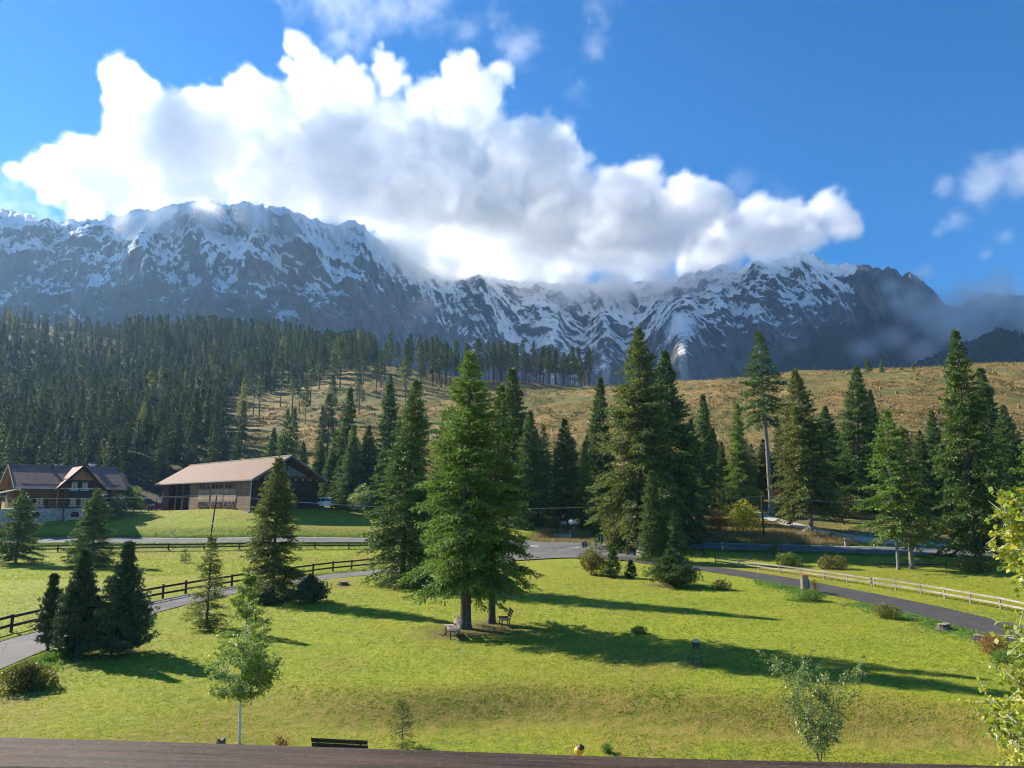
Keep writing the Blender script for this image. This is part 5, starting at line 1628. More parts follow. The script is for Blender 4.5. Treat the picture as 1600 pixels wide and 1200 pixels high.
# ------------------------------------------------------------------ the house
_c = at(26, 815, 112)
HZ = ground(_c[0], _c[1])
Hf = Frame((_c[0], _c[1], _c[2] + 0.25), (0.719, 0.695), (-0.695, 0.719))
house = thing_at('house', Hf, 'brown timber house with stone base, tiled roof and front cross gable', 'house')
HLn, HD = 14.0, 12.0
def hpart(name, mb, mat, parent=None, **k):
    return rel(mb.build(name, mat, parent or house, **k), house)
he, hr, stone = 5.6, 8.8, 1.75
m = MB()
Hf.box(m, 0, HLn, 0.0, HD, -1.2, stone)
hpart('stone_base', m, MAT['rubble_stone'])
m = MB()
Hf.box(m, 0.08, HLn - 0.08, 0.08, HD - 0.08, stone, he)
for a in (0.1, HLn - 0.32):
    m.prism([Hf.p(a, 0.1, he), Hf.p(a, HD / 2, hr - 0.25), Hf.p(a, HD - 0.1, he)], Hf.u * 0.22)
hpart('timber_wall', m, MAT['brown_boards'])
m = MB()
roof_slabs(m, Hf, -0.95, HLn + 0.95, -0.95, HD / 2, HD + 0.95, he - 0.60, hr, he - 0.60, 0.2)
hroof = hpart('roof', m, MAT['house_tiles'])
m = MB()
Hf.box(m, -0.97, HLn + 0.97, HD / 2 - 0.14, HD / 2 + 0.14, hr - 0.04, hr + 0.08)
hpart('ridge_cap', m, MAT['pale_bark'], hroof)
m = MB()
for va in (-0.97, HD + 0.97):
    m.beam(Hf.p(-1.0, va, he - 0.68), Hf.p(-1.0, HD / 2, hr - 0.07), 0.07, 0.30)
hpart('barge_board', m, MAT['pale_bark'], hroof)
m = MB()
m.beam(Hf.p(-0.95, -1.02, he - 0.70), Hf.p(HLn + 0.95, -1.02, he - 0.70), 0.12, 0.13)
hpart('gutter', m, MAT['galvanised'], hroof)
m = MB()
Hf.box(m, 4.6, 5.1, HD / 2 - 1.3, HD / 2 - 0.8, hr - 1.2, hr + 0.25)
hpart('chimney', m, MAT['dark_metal'], hroof)
m = MB()
Hf.box(m, 10.9, 11.6, HD / 2 + 0.2, HD / 2 + 0.9, hr - 0.6, hr + 0.35)
Hf.box(m, 10.7, 11.8, HD / 2, HD / 2 + 1.1, hr + 0.42, hr + 0.52)
Hf.box(m, 10.98, 11.5, HD / 2 + 0.3, HD / 2 + 0.8, hr + 0.35, hr + 0.42)
hpart('chimney', m, MAT['white_paint'], hroof)
m = MB()
ap = Hf.p(8.6, HD / 2, hr)
m.tube([ap, ap + Vector((0, 0, 1.5))], 0.03, 6)
for dz_, ln in ((1.4, 0.75), (1.05, 0.5)):
    m.tube([ap + Hf.u * -0.2 + Vector((0, 0, dz_)), ap + Hf.u * ln + Vector((0, 0, dz_))], 0.022, 5)
hpart('antenna', m, MAT['galvanised'], hroof)
# cross gable bay
b0, b1, bc = 5.9, 10.1, 8.0
ge, gr = 6.4, 8.55
m = MB()
Hf.box(m, b0, b1, -1.0, 0.07, stone + 0.02, ge)
m.prism([Hf.p(b0 + 0.05, -0.99, ge), Hf.p(bc, -0.99, gr - 0.3), Hf.p(b1 - 0.05, -0.99, ge)], Hf.v * 2.5)
hpart('bay', m, MAT['house_shingle'])
m = MB()
m.prism([Hf.p(b0 + 0.2, -1.02, ge - 0.1), Hf.p(bc, -1.02, gr - 0.45), Hf.p(b1 - 0.2, -1.02, ge - 0.1)], Hf.v * 0.028)
hpart('gable_boards', m, MAT['honey_timber'])
m = MB()
for sa in (-1, 1):
    ea = bc + sa * 3.6
    we = gr - 3.6 * (gr - ge + 0.10) / (bc - b0)
    poly = [Hf.p(ea, -2.0, we), Hf.p(bc, -2.0, gr), Hf.p(bc, -2.0, gr - 0.2), Hf.p(ea, -2.0, we - 0.2)]
    m.prism(poly, Hf.v * (HD / 2 + 1.2))
gro = hpart('gable_roof', m, MAT['house_tiles'])
m = MB()
for sa in (-1, 1):
    ea = bc + sa * 3.65
    we = gr - 3.65 * (gr - ge + 0.10) / (bc - b0)
    m.beam(Hf.p(ea, -2.04, we - 0.12), Hf.p(bc, -2.04, gr - 0.08), 0.07, 0.32)
hpart('barge_board', m, MAT['dark_boards'], gro)
for a in (b0 + 0.02, b1 - 0.02):
    m = MB()
    Hf.box(m, a - 0.1, a + 0.1, -1.16, -0.98, -0.6, ge - 0.2)
    hpart('post', m, MAT['brown_boards'])
m = MB()
Hf.box(m, b0, b1, -1.0, -0.003, -1.0, stone - 0.02)
hpart('bay_base', m, MAT['rubble_stone'])
m = MB()
Hf.box(m, 5.0, 5.25, -0.02, 0.078, stone, he - 0.3)
hpart('corner_board', m, MAT['honey_timber'])
def hwin(a0, a1, w0, w1, b=0.08, shut=True, sill=True):
    m = MB()
    Hf.box(m, a0, a1, b - 0.06, b - 0.003, w0, w1)
    wo = hpart('window', m, MAT['dark_boards'])
    for k in range(2):
        g = MB()
        q0, q1 = a0 + (a1 - a0) * (0.06 + 0.47 * k), a0 + (a1 - a0) * (0.47 + 0.47 * k)
        Hf.box(g, q0, q1, b - 0.075, b - 0.063, w0 + 0.07, w1 - 0.07)
        hpart('pane', g, MAT['window_glass'], wo)
    if shut:
        for q0, q1 in ((a0 - 0.62, a0 - 0.04), (a1 + 0.04, a1 + 0.62)):
            g = MB()
            Hf.box(g, q0, q1, b - 0.075, b - 0.003, w0 - 0.03, w1 + 0.03)
            hpart('shutter', g, MAT['dark_boards'], wo)
    if sill:
        g = MB()
        Hf.box(g, a0 - 0.1, a1 + 0.1, b - 0.24, b - 0.003, w0 - 0.14, w0 - 0.02)
        hpart('sill', g, MAT['white_paint'], wo)
for a in (6.65, 8.15):
    hwin(a, a + 0.95, 4.75, 5.95, -1.0, True)
    hwin(a, a + 0.95, 2.2, 3.4, -1.0, False)
hwin(2.2, 3.3, 2.2, 3.4)
hwin(11.3, 12.3, 2.2, 3.4)
hwin(11.3, 12.3, 4.1, 5.0)
for a in (2.4, 7.6):
    m = MB()
    bb = -1.0 if a > 5 else 0.0
    pts_ = [Hf.p(a - 0.55, bb - 0.03, 0.35), Hf.p(a + 0.55, bb - 0.03, 0.35), Hf.p(a + 0.55, bb - 0.03, 0.95), Hf.p(a + 0.3, bb - 0.03, 1.2), Hf.p(a - 0.3, bb - 0.03, 1.2), Hf.p(a - 0.55, bb - 0.03, 0.95)]
    m.prism(pts_, Hf.v * 0.027)
    hpart('cellar_window', m, MAT['dark_boards'])
# wing behind the right end
m = MB()
Hf.box(m, HLn - 2.0, HLn + 3.2, HD - 3.2, HD + 4.0, -1.0, he - 0.2)
hpart('rear_wing', m, MAT['brown_boards'])
m = MB()
roof_slabs(m, Frame(Hf.p(HLn - 2.8, HD + 0.4, 0), (0.719, 0.695), (-0.695, 0.719)), 0, 6.8, -4.6, 0, 4.6, he - 0.2, hr - 0.7, he - 0.2, 0.2)
hpart('rear_wing_roof', m, MAT['house_tiles'])
# lean-to porch at the left end
m = MB()
m.prism([Hf.p(-4.6, 1.0, 3.35), Hf.p(-4.6, 7.0, 3.35), Hf.p(0.0, 7.0, 4.6), Hf.p(0.0, 1.0, 4.6)], Vector((0, 0, 0.16)))
hpart('porch_roof', m, MAT['pale_bark'])
for a, b in ((-4.2, 1.3), (-4.2, 6.6), (-2.1, 1.3)):
    m = MB()
    Hf.box(m, a - 0.09, a + 0.09, b - 0.09, b + 0.09, -1.0, 3.32 + (a + 4.6) * 0.27)
    hpart('porch_post', m, MAT['brown_boards'])
m = MB()
Hf.box(m, -4.8, -0.01, 1.0, 7.0, -1.0, stone - 0.1)
hpart('porch_base', m, MAT['rubble_stone'])
m = MB()
Hf.box(m, -0.02, 0.076, 3.0, 4.3, 5.4, 6.5)
hpart('gable_window', m, MAT['dark_boards'])

# ------------------------------------------------------------------ vehicles
def car(name, label, cat, loc, rz, paint, prof, glass, wheels, width, wr=0.33):
    """side outline extruded, with its own windows, wheels and lamps; x = forward"""
    e = empty(name, loc, rz, label, cat)
    m = MB()
    n = len(prof)
    hw = width / 2
    vs = []
    for y, inset in ((-hw, 0.0), (hw, 0.0)):
        for x, z in prof:
            tuck = 0.16 * max(0, (z - 0.95)) * (1 if y < 0 else -1)
            vs.append((x, y + tuck, z))
    m.add(vs, [tuple(range(n)), tuple(range(n, 2 * n))[::-1]] + [((i + 1) % n, i, n + i, n + (i + 1) % n) for i in range(n)])
    body = m.build('body', MAT[paint], e, bevel=0.05)
    for sg in (-1, 1):
        for poly in glass['side']:
            g = MB()
            pts3 = [(x, sg * (hw - 0.16 * max(0, z - 0.95) + 0.004), z) for x, z in poly]
            g.prism(pts3, (0, sg * 0.012, 0))
            g.build('side_window', MAT['window_glass'], e)
    for nm, ((xa, za), (xb, zb_)) in (('windscreen', glass['front']), ('rear_window', glass['rear'])):
        g = MB()
        d = Vector((xb - xa, 0, zb_ - za)).normalized()
        nn = Vector((d.z, 0, -d.x)) * (1 if nm == 'windscreen' else -1)
        w0, w1 = hw - 0.10 - 0.1 * max(0, za - 0.95), hw - 0.16 - 0.16 * max(0, zb_ - 0.95)
        o_ = nn * 0.006
        g.prism([Vector((xa, -w0, za)) + o_, Vector((xa, w0, za)) + o_, Vector((xb, w1, zb_)) + o_, Vector((xb, -w1, zb_)) + o_], nn * 0.01)
        g.build(nm, MAT['window_glass'], e)
    for x in wheels:
        for sg in (-1, 1):
            g = MB()
            g.tube([(x, sg * (hw - 0.14), wr), (x, sg * (hw + 0.02), wr)], wr, 16)
            wo = g.build('wheel', MAT['rubber'], e)
            g = MB()
            g.tube([(x, sg * (hw + 0.012), wr), (x, sg * (hw + 0.032), wr)], wr * 0.6, 12)
            g.build('rim', MAT['galvanised'], wo)
    fx, rx_ = max(p[0] for p in prof), min(p[0] for p in prof)
    for sg in (-1, 1):
        g = MB()
        g.box((fx - 0.06, sg * (hw - 0.26), 0.72), (0.16, 0.36, 0.15))
        g.build('headlight', MAT['white_paint'], e)
        g = MB()
        g.box((rx_ + 0.04, sg * (hw - 0.14), 0.85), (0.12, 0.18, 0.4))
        g.build('tail_light', MAT['red_car_paint'], e)
    return e
VAN = [(-2.1, 0.3), (-2.15, 0.9), (-2.08, 1.15), (-1.9, 1.78), (-1.5, 1.86), (0.5, 1.84), (0.75, 1.78), (1.4, 1.16), (2.05, 1.0), (2.2, 0.75), (2.2, 0.3)]
vg = {'side': [[(-1.85, 1.18), (-1.75, 1.66), (-1.0, 1.68), (-1.0, 1.18)], [(-0.9, 1.18), (-0.9, 1.68), (0.1, 1.68), (0.1, 1.18)], [(0.2, 1.18), (0.2, 1.67), (0.65, 1.64), (1.1, 1.18)]], 'front': ((1.36, 1.2), (0.80, 1.74)), 'rear': ((-2.05, 1.2), (-1.92, 1.7))}
x, y, z = gpos(511, 131.5)
car('parked_van', 'white van parked in the shade right of the barn', 'van', (x, y, z + 0.02), R(-12), 'white_car_paint', VAN, vg, (-1.35, 1.35), 1.82)
HATCH = [(-1.95, 0.3), (-2.0, 0.85), (-1.85, 1.0), (-1.45, 1.42), (-0.9, 1.48), (0.2, 1.45), (0.95, 1.0), (1.75, 0.88), (1.95, 0.65), (1.95, 0.3)]
hg = {'side': [[(-1.5, 1.02), (-1.3, 1.33), (-0.45, 1.38), (-0.45, 1.02)], [(-0.35, 1.02), (-0.35, 1.38), (0.2, 1.36), (0.72, 1.02)]], 'front': ((0.93, 1.03), (0.26, 1.42)), 'rear': ((-1.82, 1.05), (-1.5, 1.4))}
x, y, z = gpos(246, 149)
car('parked_car', 'red car half hidden at the left end of the barn', 'car', (x, y, z + 0.02), R(200), 'red_car_paint', HATCH, hg, (-1.2, 1.25), 1.7, 0.31)

# ------------------------------------------------------------------ pergola between house and barn
pa, pb = gpos(196, 127), gpos(256, 132)
perg = empty('pergola', pa, 0, 'pergola of thin dark posts with pale top planks between house and barn', 'pergola')
A_, B_ = Vector(pa), Vector(pb)
for k in range(6):
    q = A_.lerp(B_, k / 5)
    zz_ = ground(q.x, q.y)
    m = MB().box((q.x, q.y, zz_ + 1.05), (0.11, 0.11, 2.5))
    rel(m.build('post', MAT['fence_dark'], perg), perg)
    if k % 2 == 0:
        q2 = A_.lerp(B_, (k + 0.75) / 5)
        m = MB().beam((q.x, q.y, zz_ + 2.36), (q2.x, q2.y, zz_ + 2.38), 0.5, 0.10)
        rel(m.build('top_plank', MAT['white_paint'], perg), perg)
m = MB().tube([(A_.x, A_.y, A_.z + 1.6), (B_.x, B_.y, B_.z + 1.6)], 0.025, 5)
rel(m.build('rail', MAT['fence_dark'], perg), perg)
# ------------------------------------------------------------------ fences
def fence(name, label, pts, mat, hp, rails, pw=0.13, rh=0.14, rt=0.06, jit=0.02, seed=1):
    """posts at pts, rails hung from post to post; every post and rail a piece of its own"""
    r_ = random.Random(seed)
    P = [Vector(p) for p in pts]
    e = empty(name, tuple(P[0]), 0, label, 'fence')
    for i, p in enumerate(P):
        d = (P[min(i + 1, len(P) - 1)] - P[max(i - 1, 0)]).normalized()
        h = hp * r_.uniform(0.96, 1.05)
        m = MB().beam(p - Vector((0, 0, 0.15)), p + Vector((r_.uniform(-jit, jit), r_.uniform(-jit, jit), h)), pw, pw, up=d)
        rel(m.build('post', MAT[mat], e), e)
    for i in range(len(P) - 1):
        d = (P[i + 1] - P[i]).normalized()
        sd = d.cross(Vector((0, 0, 1))).normalized() * (pw / 2 + rt / 2 + 0.004)
        sd = sd if sd.y < 0 else -sd
        for fz in rails:
            o0, o1 = (Vector((0, 0, fz * hp + r_.uniform(-jit, jit))) for _ in range(2))
            m = MB().beam(P[i] + sd + o0 + d * 0.005, P[i + 1] + sd + o1 - d * 0.005, rt, rh)
            rel(m.build('rail', MAT[mat], e), e)
    return e
gd = lambda lst: [on_ground(*p) for p in lst]
fence('rail_fence', 'dark two rail wooden fence along the far side of the left driveway', gd([(-70, 1014), (17, 988), (98, 967), (158, 954), (219, 942), (254, 935), (290, 928), (326, 922), (362, 916), (404, 909.5), (446, 903), (489, 897), (520, 893), (549, 890), (582, 886.5), (622, 883)]), 'fence_dark', 1.0, (0.86, 0.38), 0.12, 0.15)
fence('rail_fence', 'dark low wooden fence along the near edge of the main road, above the left meadow', gd([(-30, 863.5), (34, 863), (90, 862), (148, 861), (208, 860.5), (263, 859.5), (319, 859), (374, 858), (430, 857.5), (492, 857), (545, 857), (595, 857)]), 'fence_dark', 0.85, (0.88, 0.45), 0.14, 0.17)
fence('rail_fence', 'pale weathered two rail fence along the right driveway, its far half', gd([(1118, 881), (1155, 886), (1186, 890), (1218, 894.5), (1252, 899), (1288, 904.5), (1324, 910), (1362, 916)]), 'fence_pale', 0.72, (0.88, 0.45), 0.09, 0.11)
fence('rail_fence', 'pale new two rail fence along the right driveway, its near half', gd([(1366, 917), (1400, 922), (1439, 928.5), (1476, 935), (1517, 943), (1564, 952), (1615, 963)]), 'fence_pale', 0.82, (0.90, 0.45), 0.09, 0.12)
fence('rail_fence', 'short dark wooden barrier beside the road behind the narrow lawn edge spruce', gd([(1040, 866), (1072, 867), (1100, 869)]), 'fence_dark', 0.85, (0.85,), 0.14, 0.2)
fence('rail_fence', 'pale end of a wooden barrier at the junction, beside the narrow lawn edge spruce', gd([(996, 871), (1018, 875)]), 'fence_pale', 0.9, (0.85, 0.45), 0.14, 0.2)
fence('rail_fence', 'thin dark log rail on short posts behind the twin spruces', gd([(1375, 888), (1425, 889), (1478, 889)]), 'fence_dark', 0.55, (0.8,), 0.11, 0.12)

# ------------------------------------------------------------------ benches
def bench(label, loc, rz, mat='bench_wood', seat_h=0.45, L=1.9, slats=True, frame='dark_metal'):
    e = empty('park_bench', loc, rz, label, 'bench')
    for k in range(4):
        MB().box((0, -0.21 + 0.14 * k, seat_h), (L, 0.115, 0.04)).build('seat_slat', MAT[mat], e)
    for k in range(3):
        zz_ = seat_h + 0.16 + 0.15 * k
        MB().box((0, 0.295 + 0.055 * k, zz_), (L, 0.035, 0.12), M=Matrix.Rotation(R(-18), 3, 'X')).build('back_slat', MAT[mat], e)
    for sx in (-1, 1):
        x_ = sx * (L / 2 - 0.22)
        for p0, p1 in (((x_, -0.22, 0), (x_, -0.20, seat_h - 0.02)), ((x_, 0.26, 0), (x_, 0.23, seat_h - 0.02))):
            MB().beam(p0, p1, 0.06, 0.06).build('leg', MAT[frame], e)
        m = MB().beam((x_, -0.26, seat_h - 0.045), (x_, 0.28, seat_h - 0.045), 0.05, 0.05)
        m.beam((x_, 0.27, seat_h - 0.03), (x_, 0.45, seat_h + 0.52), 0.04, 0.04)
        m.build('bracket', MAT[frame], e)
    return e
bx, by, bz = on_ground(706, 994)
bench('grey slatted bench on the sunny lawn at the foot of the tallest spruce', (bx, by, bz), R(-76), L=2.1)
bx, by, bz = on_ground(788, 978)
bench('dark slatted bench in the shade behind the two lawn spruce trunks', (bx, by, bz), R(-80), mat='fence_dark', L=1.3)  # shade put into the slat colour: darker wood than the sunny bench
bx, by, bz = on_ground(536, 1199)
bench('black bench seen from behind just above the balcony rail', (bx, by, bz), R(172), mat='fence_dark', L=1.8, seat_h=0.42)

# ------------------------------------------------------------------ small lectern board in the shadow
x, y, z = on_ground(1089, 1038)
e = empty('lectern_board', (x, y, z), R(8), 'small grey box with a pale top plate on thin metal legs in the shade', 'board', scale=(0.62, 0.62, 0.9))
for sx in (-0.27, 0.27):
    for sy in (-0.16, 0.16):
        MB().tube([(sx * 1.1, sy, -0.05), (sx, sy, 0.78)], 0.014, 6).build('leg', MAT['dark_metal'], e)
MB().tube([(-0.28, -0.16, 0.42), (0.28, -0.16, 0.42)], 0.01, 5).build('crossbar', MAT['galvanised'], e)
bo = MB().box((0, 0, 0.93), (0.46, 0.34, 0.30)).build('box', MAT['dark_metal'], e, bevel=0.01)
MB().box((0, -0.02, 1.13), (0.42, 0.30, 0.03), M=Matrix.Rotation(R(38), 3, 'X')).build('top_plate', MAT['pale_board'], e)
for sx in (-0.17, 0.0, 0.17):
    MB().tube([(sx, -0.172, 0.84 if sx else 0.90), (sx, -0.18, 0.84 if sx else 0.90)], 0.016, 8).build('bolt', MAT['white_paint'], bo)
MB().tube([(0.30, -0.17, 0.52), (0.36, -0.17, 0.47), (0.30, -0.17, 0.42)], 0.012, 6).build('hook', MAT['galvanised'], e)

# ------------------------------------------------------------------ stumps, rocks
def lump(seed, r, sq=0.6, sub=3, amp=0.28):
    import bmesh
    bm = bmesh.new()
    bmesh.ops.create_icosphere(bm, subdivisions=sub, radius=1.0)
    V = np.array([v.co[:] for v in bm.verts])
    n_ = fbm(V[:, 0] * 1.3 + seed, V[:, 1] * 1.3, V[:, 2] * 1.3, 4, 0.55)
    V = V * (1 + amp * n_)[:, None] * np.array([1, 0.85, sq]) * r
    V[:, 2] = np.maximum(V[:, 2], -0.25 * r)
    for v, c_ in zip(bm.verts, V):
        v.co = c_
    me = bpy.data.meshes.new('rock')
    bm.to_mesh(me)
    bm.free()
    me.polygons.foreach_set('use_smooth', [True] * len(me.polygons))
    return me
def stump(label, px, py, r, h, seed):
    x, y, z = on_ground(px, py)
    e = empty('tree_stump', (x, y, z), 0, label, 'stump')
    n_, rr_ = 14, random.Random(seed)
    prof = [(1.55, -0.1), (1.25, 0.12 * h), (1.02, 0.5 * h), (0.95, h * 0.93)]
    vs, fs = [], []
    wob = [rr_.uniform(0.8, 1.22) for _ in range(n_)]
    tp = [rr_.uniform(0.86, 1.12) for _ in range(n_)]
    for k, (f, z_) in enumerate(prof):
        for i in range(n_):
            a = 2 * math.pi * i / n_
            q = r * f * (1 + (wob[i] - 1) * (1.5 if k < 2 else 0.5))
            vs.append((q * math.cos(a), q * math.sin(a), z_ * (tp[i] if k == 3 else 1)))
    for k in range(3):
        for i in range(n_):
            j = (i + 1) % n_
            fs.append((k * n_ + i, k * n_ + j, (k + 1) * n_ + j, (k + 1) * n_ + i))
    MB().add(vs, fs).build('bark', MAT['spruce_bark'], e)
    m = MB()
    m.add([(v[0] * 0.985, v[1] * 0.985, v[2] - 0.004) for v in vs[3 * n_:]] + [(0, 0, h * 0.9)], [(i, (i + 1) % n_, n_) for i in range(n_)])
    m.build('cut_face', MAT['stump_wood'], e)
    return e
stump('low dark stump on the lawn beside the driveway, near the bend spruce', 536, 914, 0.36, 0.32, 1)
stump('dark stump at the edge of the right driveway', 1475, 984, 0.33, 0.36, 2)
stump('flat dark stump nearest to the yellow birch at the right driveway', 1531, 1000, 0.34, 0.28, 3)
stump('small dark stump just beyond the left part of the balcony rail', 345, 1174, 0.14, 0.4, 4)
# hollowed stump planted with flowers
x, y, z = on_ground(1258, 926)
e = empty('stump_planter', (x, y, z), 0.4, 'tall pale hollow tree stump used as a flower planter by the right driveway', 'planter')
m = MB().lathe((0, 0, 0), [(0.46, -0.1), (0.36, 0.12), (0.30, 0.5), (0.29, 1.0), (0.31, 1.22), (0.22, 1.20), (0.20, 1.0)], 14)
m.build('trunk', MAT['stump_wood'], e)
m = MB().prism([(0.08, -0.1, 0), (0.34, -0.16, 0), (0.36, 0.16, 0), (0.1, 0.12, 0)], (0.05, 0.02, 1.0))
m.build('bark_slab', MAT['spruce_bark'], e)
rr_ = random.Random(3)
m = MB()
for k in range(26):
    a, q = rr_.uniform(0, 6.28), rr_.uniform(0, 0.26)
    m.lathe((q * math.cos(a), q * math.sin(a), 1.24 + rr_.uniform(0, 0.16)), [(0.015, -0.05), (0.06, 0), (0.03, 0.04)], 6)
tag(m.build('blossom', MAT['mixed_petals'], e), kind='stuff')
for k, (px, py, r, lab) in enumerate([(1262, 830, 0.9, 'pale boulder at the trunk foot of the olive spruce by the path'), (1298, 835, 0.7, 'brown boulder on the near edge of the gravel path'), (1312, 837, 0.65, 'boulder farthest along the gravel path edge, near the green gate'),
                                      (1286, 838, 0.4, 'small dark stone between the gravel path boulders')]):
    x, y, z = on_ground(px, py)
    o = link(bpy.data.objects.new('boulder', lump(k * 3.1, r * 0.8)))
    o.data.materials.append(MAT['field_rock'])
    o.location = (x, y, z + 0.08 * r)
    o.rotation_euler = (0, 0, k * 1.3)
    tag(o, lab, 'boulder', 'boulders by the gravel path')

# ------------------------------------------------------------------ poles, wires, signs
def utility_pole(label, px, Y, top_py, r=0.12, white=False, lean=0.0):
    x, y, z = gpos(px, Y)
    H = CZ + float(ratios(px, top_py)[1]) * Y - z
    e = empty('utility_pole', (x, y, z), 0, label, 'pole')
    MB().tube([(0, 0, -0.3), (lean * 0.5, 0, H * 0.5), (lean, 0, H)], [r * 1.1, r, r * 0.8], 8).build('shaft', MAT['fence_dark'], e)
    MB().tube([(lean, -0.02, H - 0.12), (lean, -0.02, H + 0.12)], [0.05, 0.03], 8).build('insulator', MAT['white_paint'], e)
    if white:
        for f in (0.33, 0.12):
            MB().tube([(lean * f, 0, H * f), (lean * (f + 0.04), 0, H * (f + 0.04))], r * 1.12, 8).build('band', MAT['white_paint'], e)
    return Vector((x + lean, y - 0.02, z + H + 0.1))
P1 = utility_pole('leaning dark pole with white bands in front of the barn', 332, 106.5, 774, 0.10, True, 0.55)
P2 = utility_pole('brown wooden pole beside the road, left of the bare trunked spruce', 1191, 96.5, 776, 0.11)
def wire(label, a, b, sag, r=0.022):
    pts = [Vector(a).lerp(Vector(b), k / 24) - Vector((0, 0, sag * 4 * (k / 24) * (1 - k / 24))) for k in range(25)]
    o = MB().tube(pts, r, 5).build('overhead_wire', MAT['galvanised'])
    tag(o, label, 'wire')
wire('thin overhead wire crossing in front of the house to the leaning pole', at(-60, 777, 104), P1, 0.35)
wire('thin overhead wire running from the leaning pole behind the lawn spruces to the brown pole', P1, P2, 1.9)
wire('thin overhead wire from the brown pole to the right edge', P2, at(1680, 797, 84), 0.5)

x, y, z = on_ground(897, 838)
e = empty('traffic_mirror', (x, y, z), 0, 'pair of round convex traffic mirrors on one pole across the junction', 'traffic mirror')
MB().tube([(0, 0, -0.2), (0, 0, 2.6)], 0.04, 8).build('pole', MAT['galvanised'], e)
for sx, ra in ((-0.42, -0.35), (0.42, 0.35)):
    m = MB()
    c_, n_ = Vector((sx, -0.12, 2.15)), Vector((math.sin(ra), -math.cos(ra), -0.06)).normalized()
    m.tube([c_ - n_ * 0.04, c_ + n_ * 0.02], 0.43, 20)
    rim = m.build('rim', MAT['white_paint'], e)
    m = MB()
    m.tube([c_ + n_ * 0.022, c_ + n_ * 0.05, c_ + n_ * 0.065], [0.36, 0.24, 0.05], 20)
    m.build('mirror', MAT['mirror_glass'], rim, smooth=True)
    MB().beam((0, 0, 2.15), c_ - n_ * 0.04, 0.04, 0.04).build('arm', MAT['galvanised'], e)
def back_sign(label, px, py, H, shape, Y=None):
    x, y, z = on_ground(px, py)
    e = empty('road_sign', (x, y, z), R(4), label, 'road sign')
    MB().tube([(0, 0, -0.2), (0, 0, H)], 0.032, 8).build('post', MAT['galvanised'], e)
    if shape == 'rect':
        MB().box((0, 0.05, H - 0.42), (0.62, 0.02, 0.92)).build('plate', MAT['dark_metal'], e, bevel=0.004)
    else:
        MB().tube([(0, 0.04, H - 0.33), (0, 0.06, H - 0.33)], 0.36, 22).build('plate', MAT['dark_metal'], e)
    for k in range(2):
        MB().box((0, 0.036, H - 0.25 - 0.3 * k), (0.34, 0.012, 0.04)).build('bracket', MAT['galvanised'], e)
    return e
back_sign('dark rectangular road sign seen from behind at the junction', 939, 861, 2.0, 'rect')
back_sign('dark round road sign seen from behind, half hidden by the golden shrub', 914, 866, 1.55, 'round')
x, y, z = on_ground(881, 834)
e = empty('notice_board', (x, y, z), 0, 'small weathered wooden notice frame left of the traffic mirrors', 'sign')
for sx in (-0.28, 0.28):
    MB().beam((sx, 0, -0.1), (sx, 0, 1.9), 0.07, 0.07).build('post', MAT['fence_pale'], e)
MB().box((0, -0.05, 1.62), (0.8, 0.03, 0.42)).build('board', MAT['bench_wood'], e)
def delineator(label, px, py):
    x, y, z = on_ground(px, py)
    e = empty('delineator_post', (x, y, z), 0, label, 'marker post', 'white roadside marker posts')
    MB().prism([(-0.07, -0.05, -0.1), (0.07, -0.05, -0.1), (0.05, 0.06, -0.1), (-0.05, 0.06, -0.1)], (0, 0, 0.72)).build('post', MAT['white_paint'], e)
    MB().prism([(-0.072, -0.052, 0.621), (0.072, -0.052, 0.621), (0.052, 0.062, 0.621), (-0.052, 0.062, 0.621)], (0, 0, 0.24)).build('band', MAT['dark_metal'], e)
    MB().prism([(-0.07, -0.05, 0.862), (0.07, -0.05, 0.862), (0.05, 0.06, 0.862), (-0.05, 0.06, 0.862)], (0, 0, 0.16)).build('cap', MAT['white_paint'], e)
for lab, px, py in (('white marker post beyond the road, below the barn end wall', 268, 840.5), ('white marker post beyond the road, beside the slender dark lawn spruce', 583, 838.5), ('white marker post at the near road edge, right of the narrow lawn edge spruce', 1129, 860.5),
                    ('white marker post beyond the road, under the olive spruce by the path', 1321, 854), ('white marker post at the left side of the traffic mirrors', 891, 840)):
    delineator(lab, px, py)
x, y, z = on_ground(1345, 839)
e = empty('gate', (x, y, z), R(-25), 'small pale green field gate beyond the gravel path', 'gate')
for k in range(3):
    MB().beam((-1.2, 0, 0.3 + 0.3 * k), (1.2, 0, 0.3 + 0.3 * k), 0.05, 0.07).build('bar', MAT['gate_green'], e)
for sx in (-1.25, 1.25):
    MB().beam((sx, 0, -0.1), (sx, 0, 1.15), 0.1, 0.1).build('post', MAT['fence_pale'], e)
MB().beam((-1.2, -0.055, 0.3), (1.2, -0.055, 0.9), 0.04, 0.05).build('brace', MAT['gate_green'], e)

# ------------------------------------------------------------------ the balcony rail in front of the eye
ra_, rb_ = Vector((-0.445, 0.659, 0)), Vector((0.399, 0.594, 0))
rd = (rb_ - ra_).normalized()
rn = Vector((-rd.y, rd.x, 0))
mid = (ra_ + rb_) / 2 - rn * 0.036
rz_ = math.atan2(rd.y, rd.x)
e = empty('balcony_railing', (mid.x, mid.y, CZ - 0.2 - 0.95), rz_, 'weathered dark brown wooden balcony rail across the bottom edge', 'railing')
m = MB()
n_ = 60
prof = [(-0.036, -0.0), (-0.030, 0.004), (0.030, 0.004), (0.036, 0.0), (0.036, -0.085), (-0.036, -0.085)]
vs, fs = [], []
for i in range(n_ + 1):
    x_ = -2.6 + 5.2 * i / n_
    for j, (y_, z_) in enumerate(prof):
        vs.append((x_, y_ + 0.0012 * math.sin(x_ * 9 + j), 0.946 + z_ + 0.0015 * math.sin(x_ * 5.3 + 2 * j)))
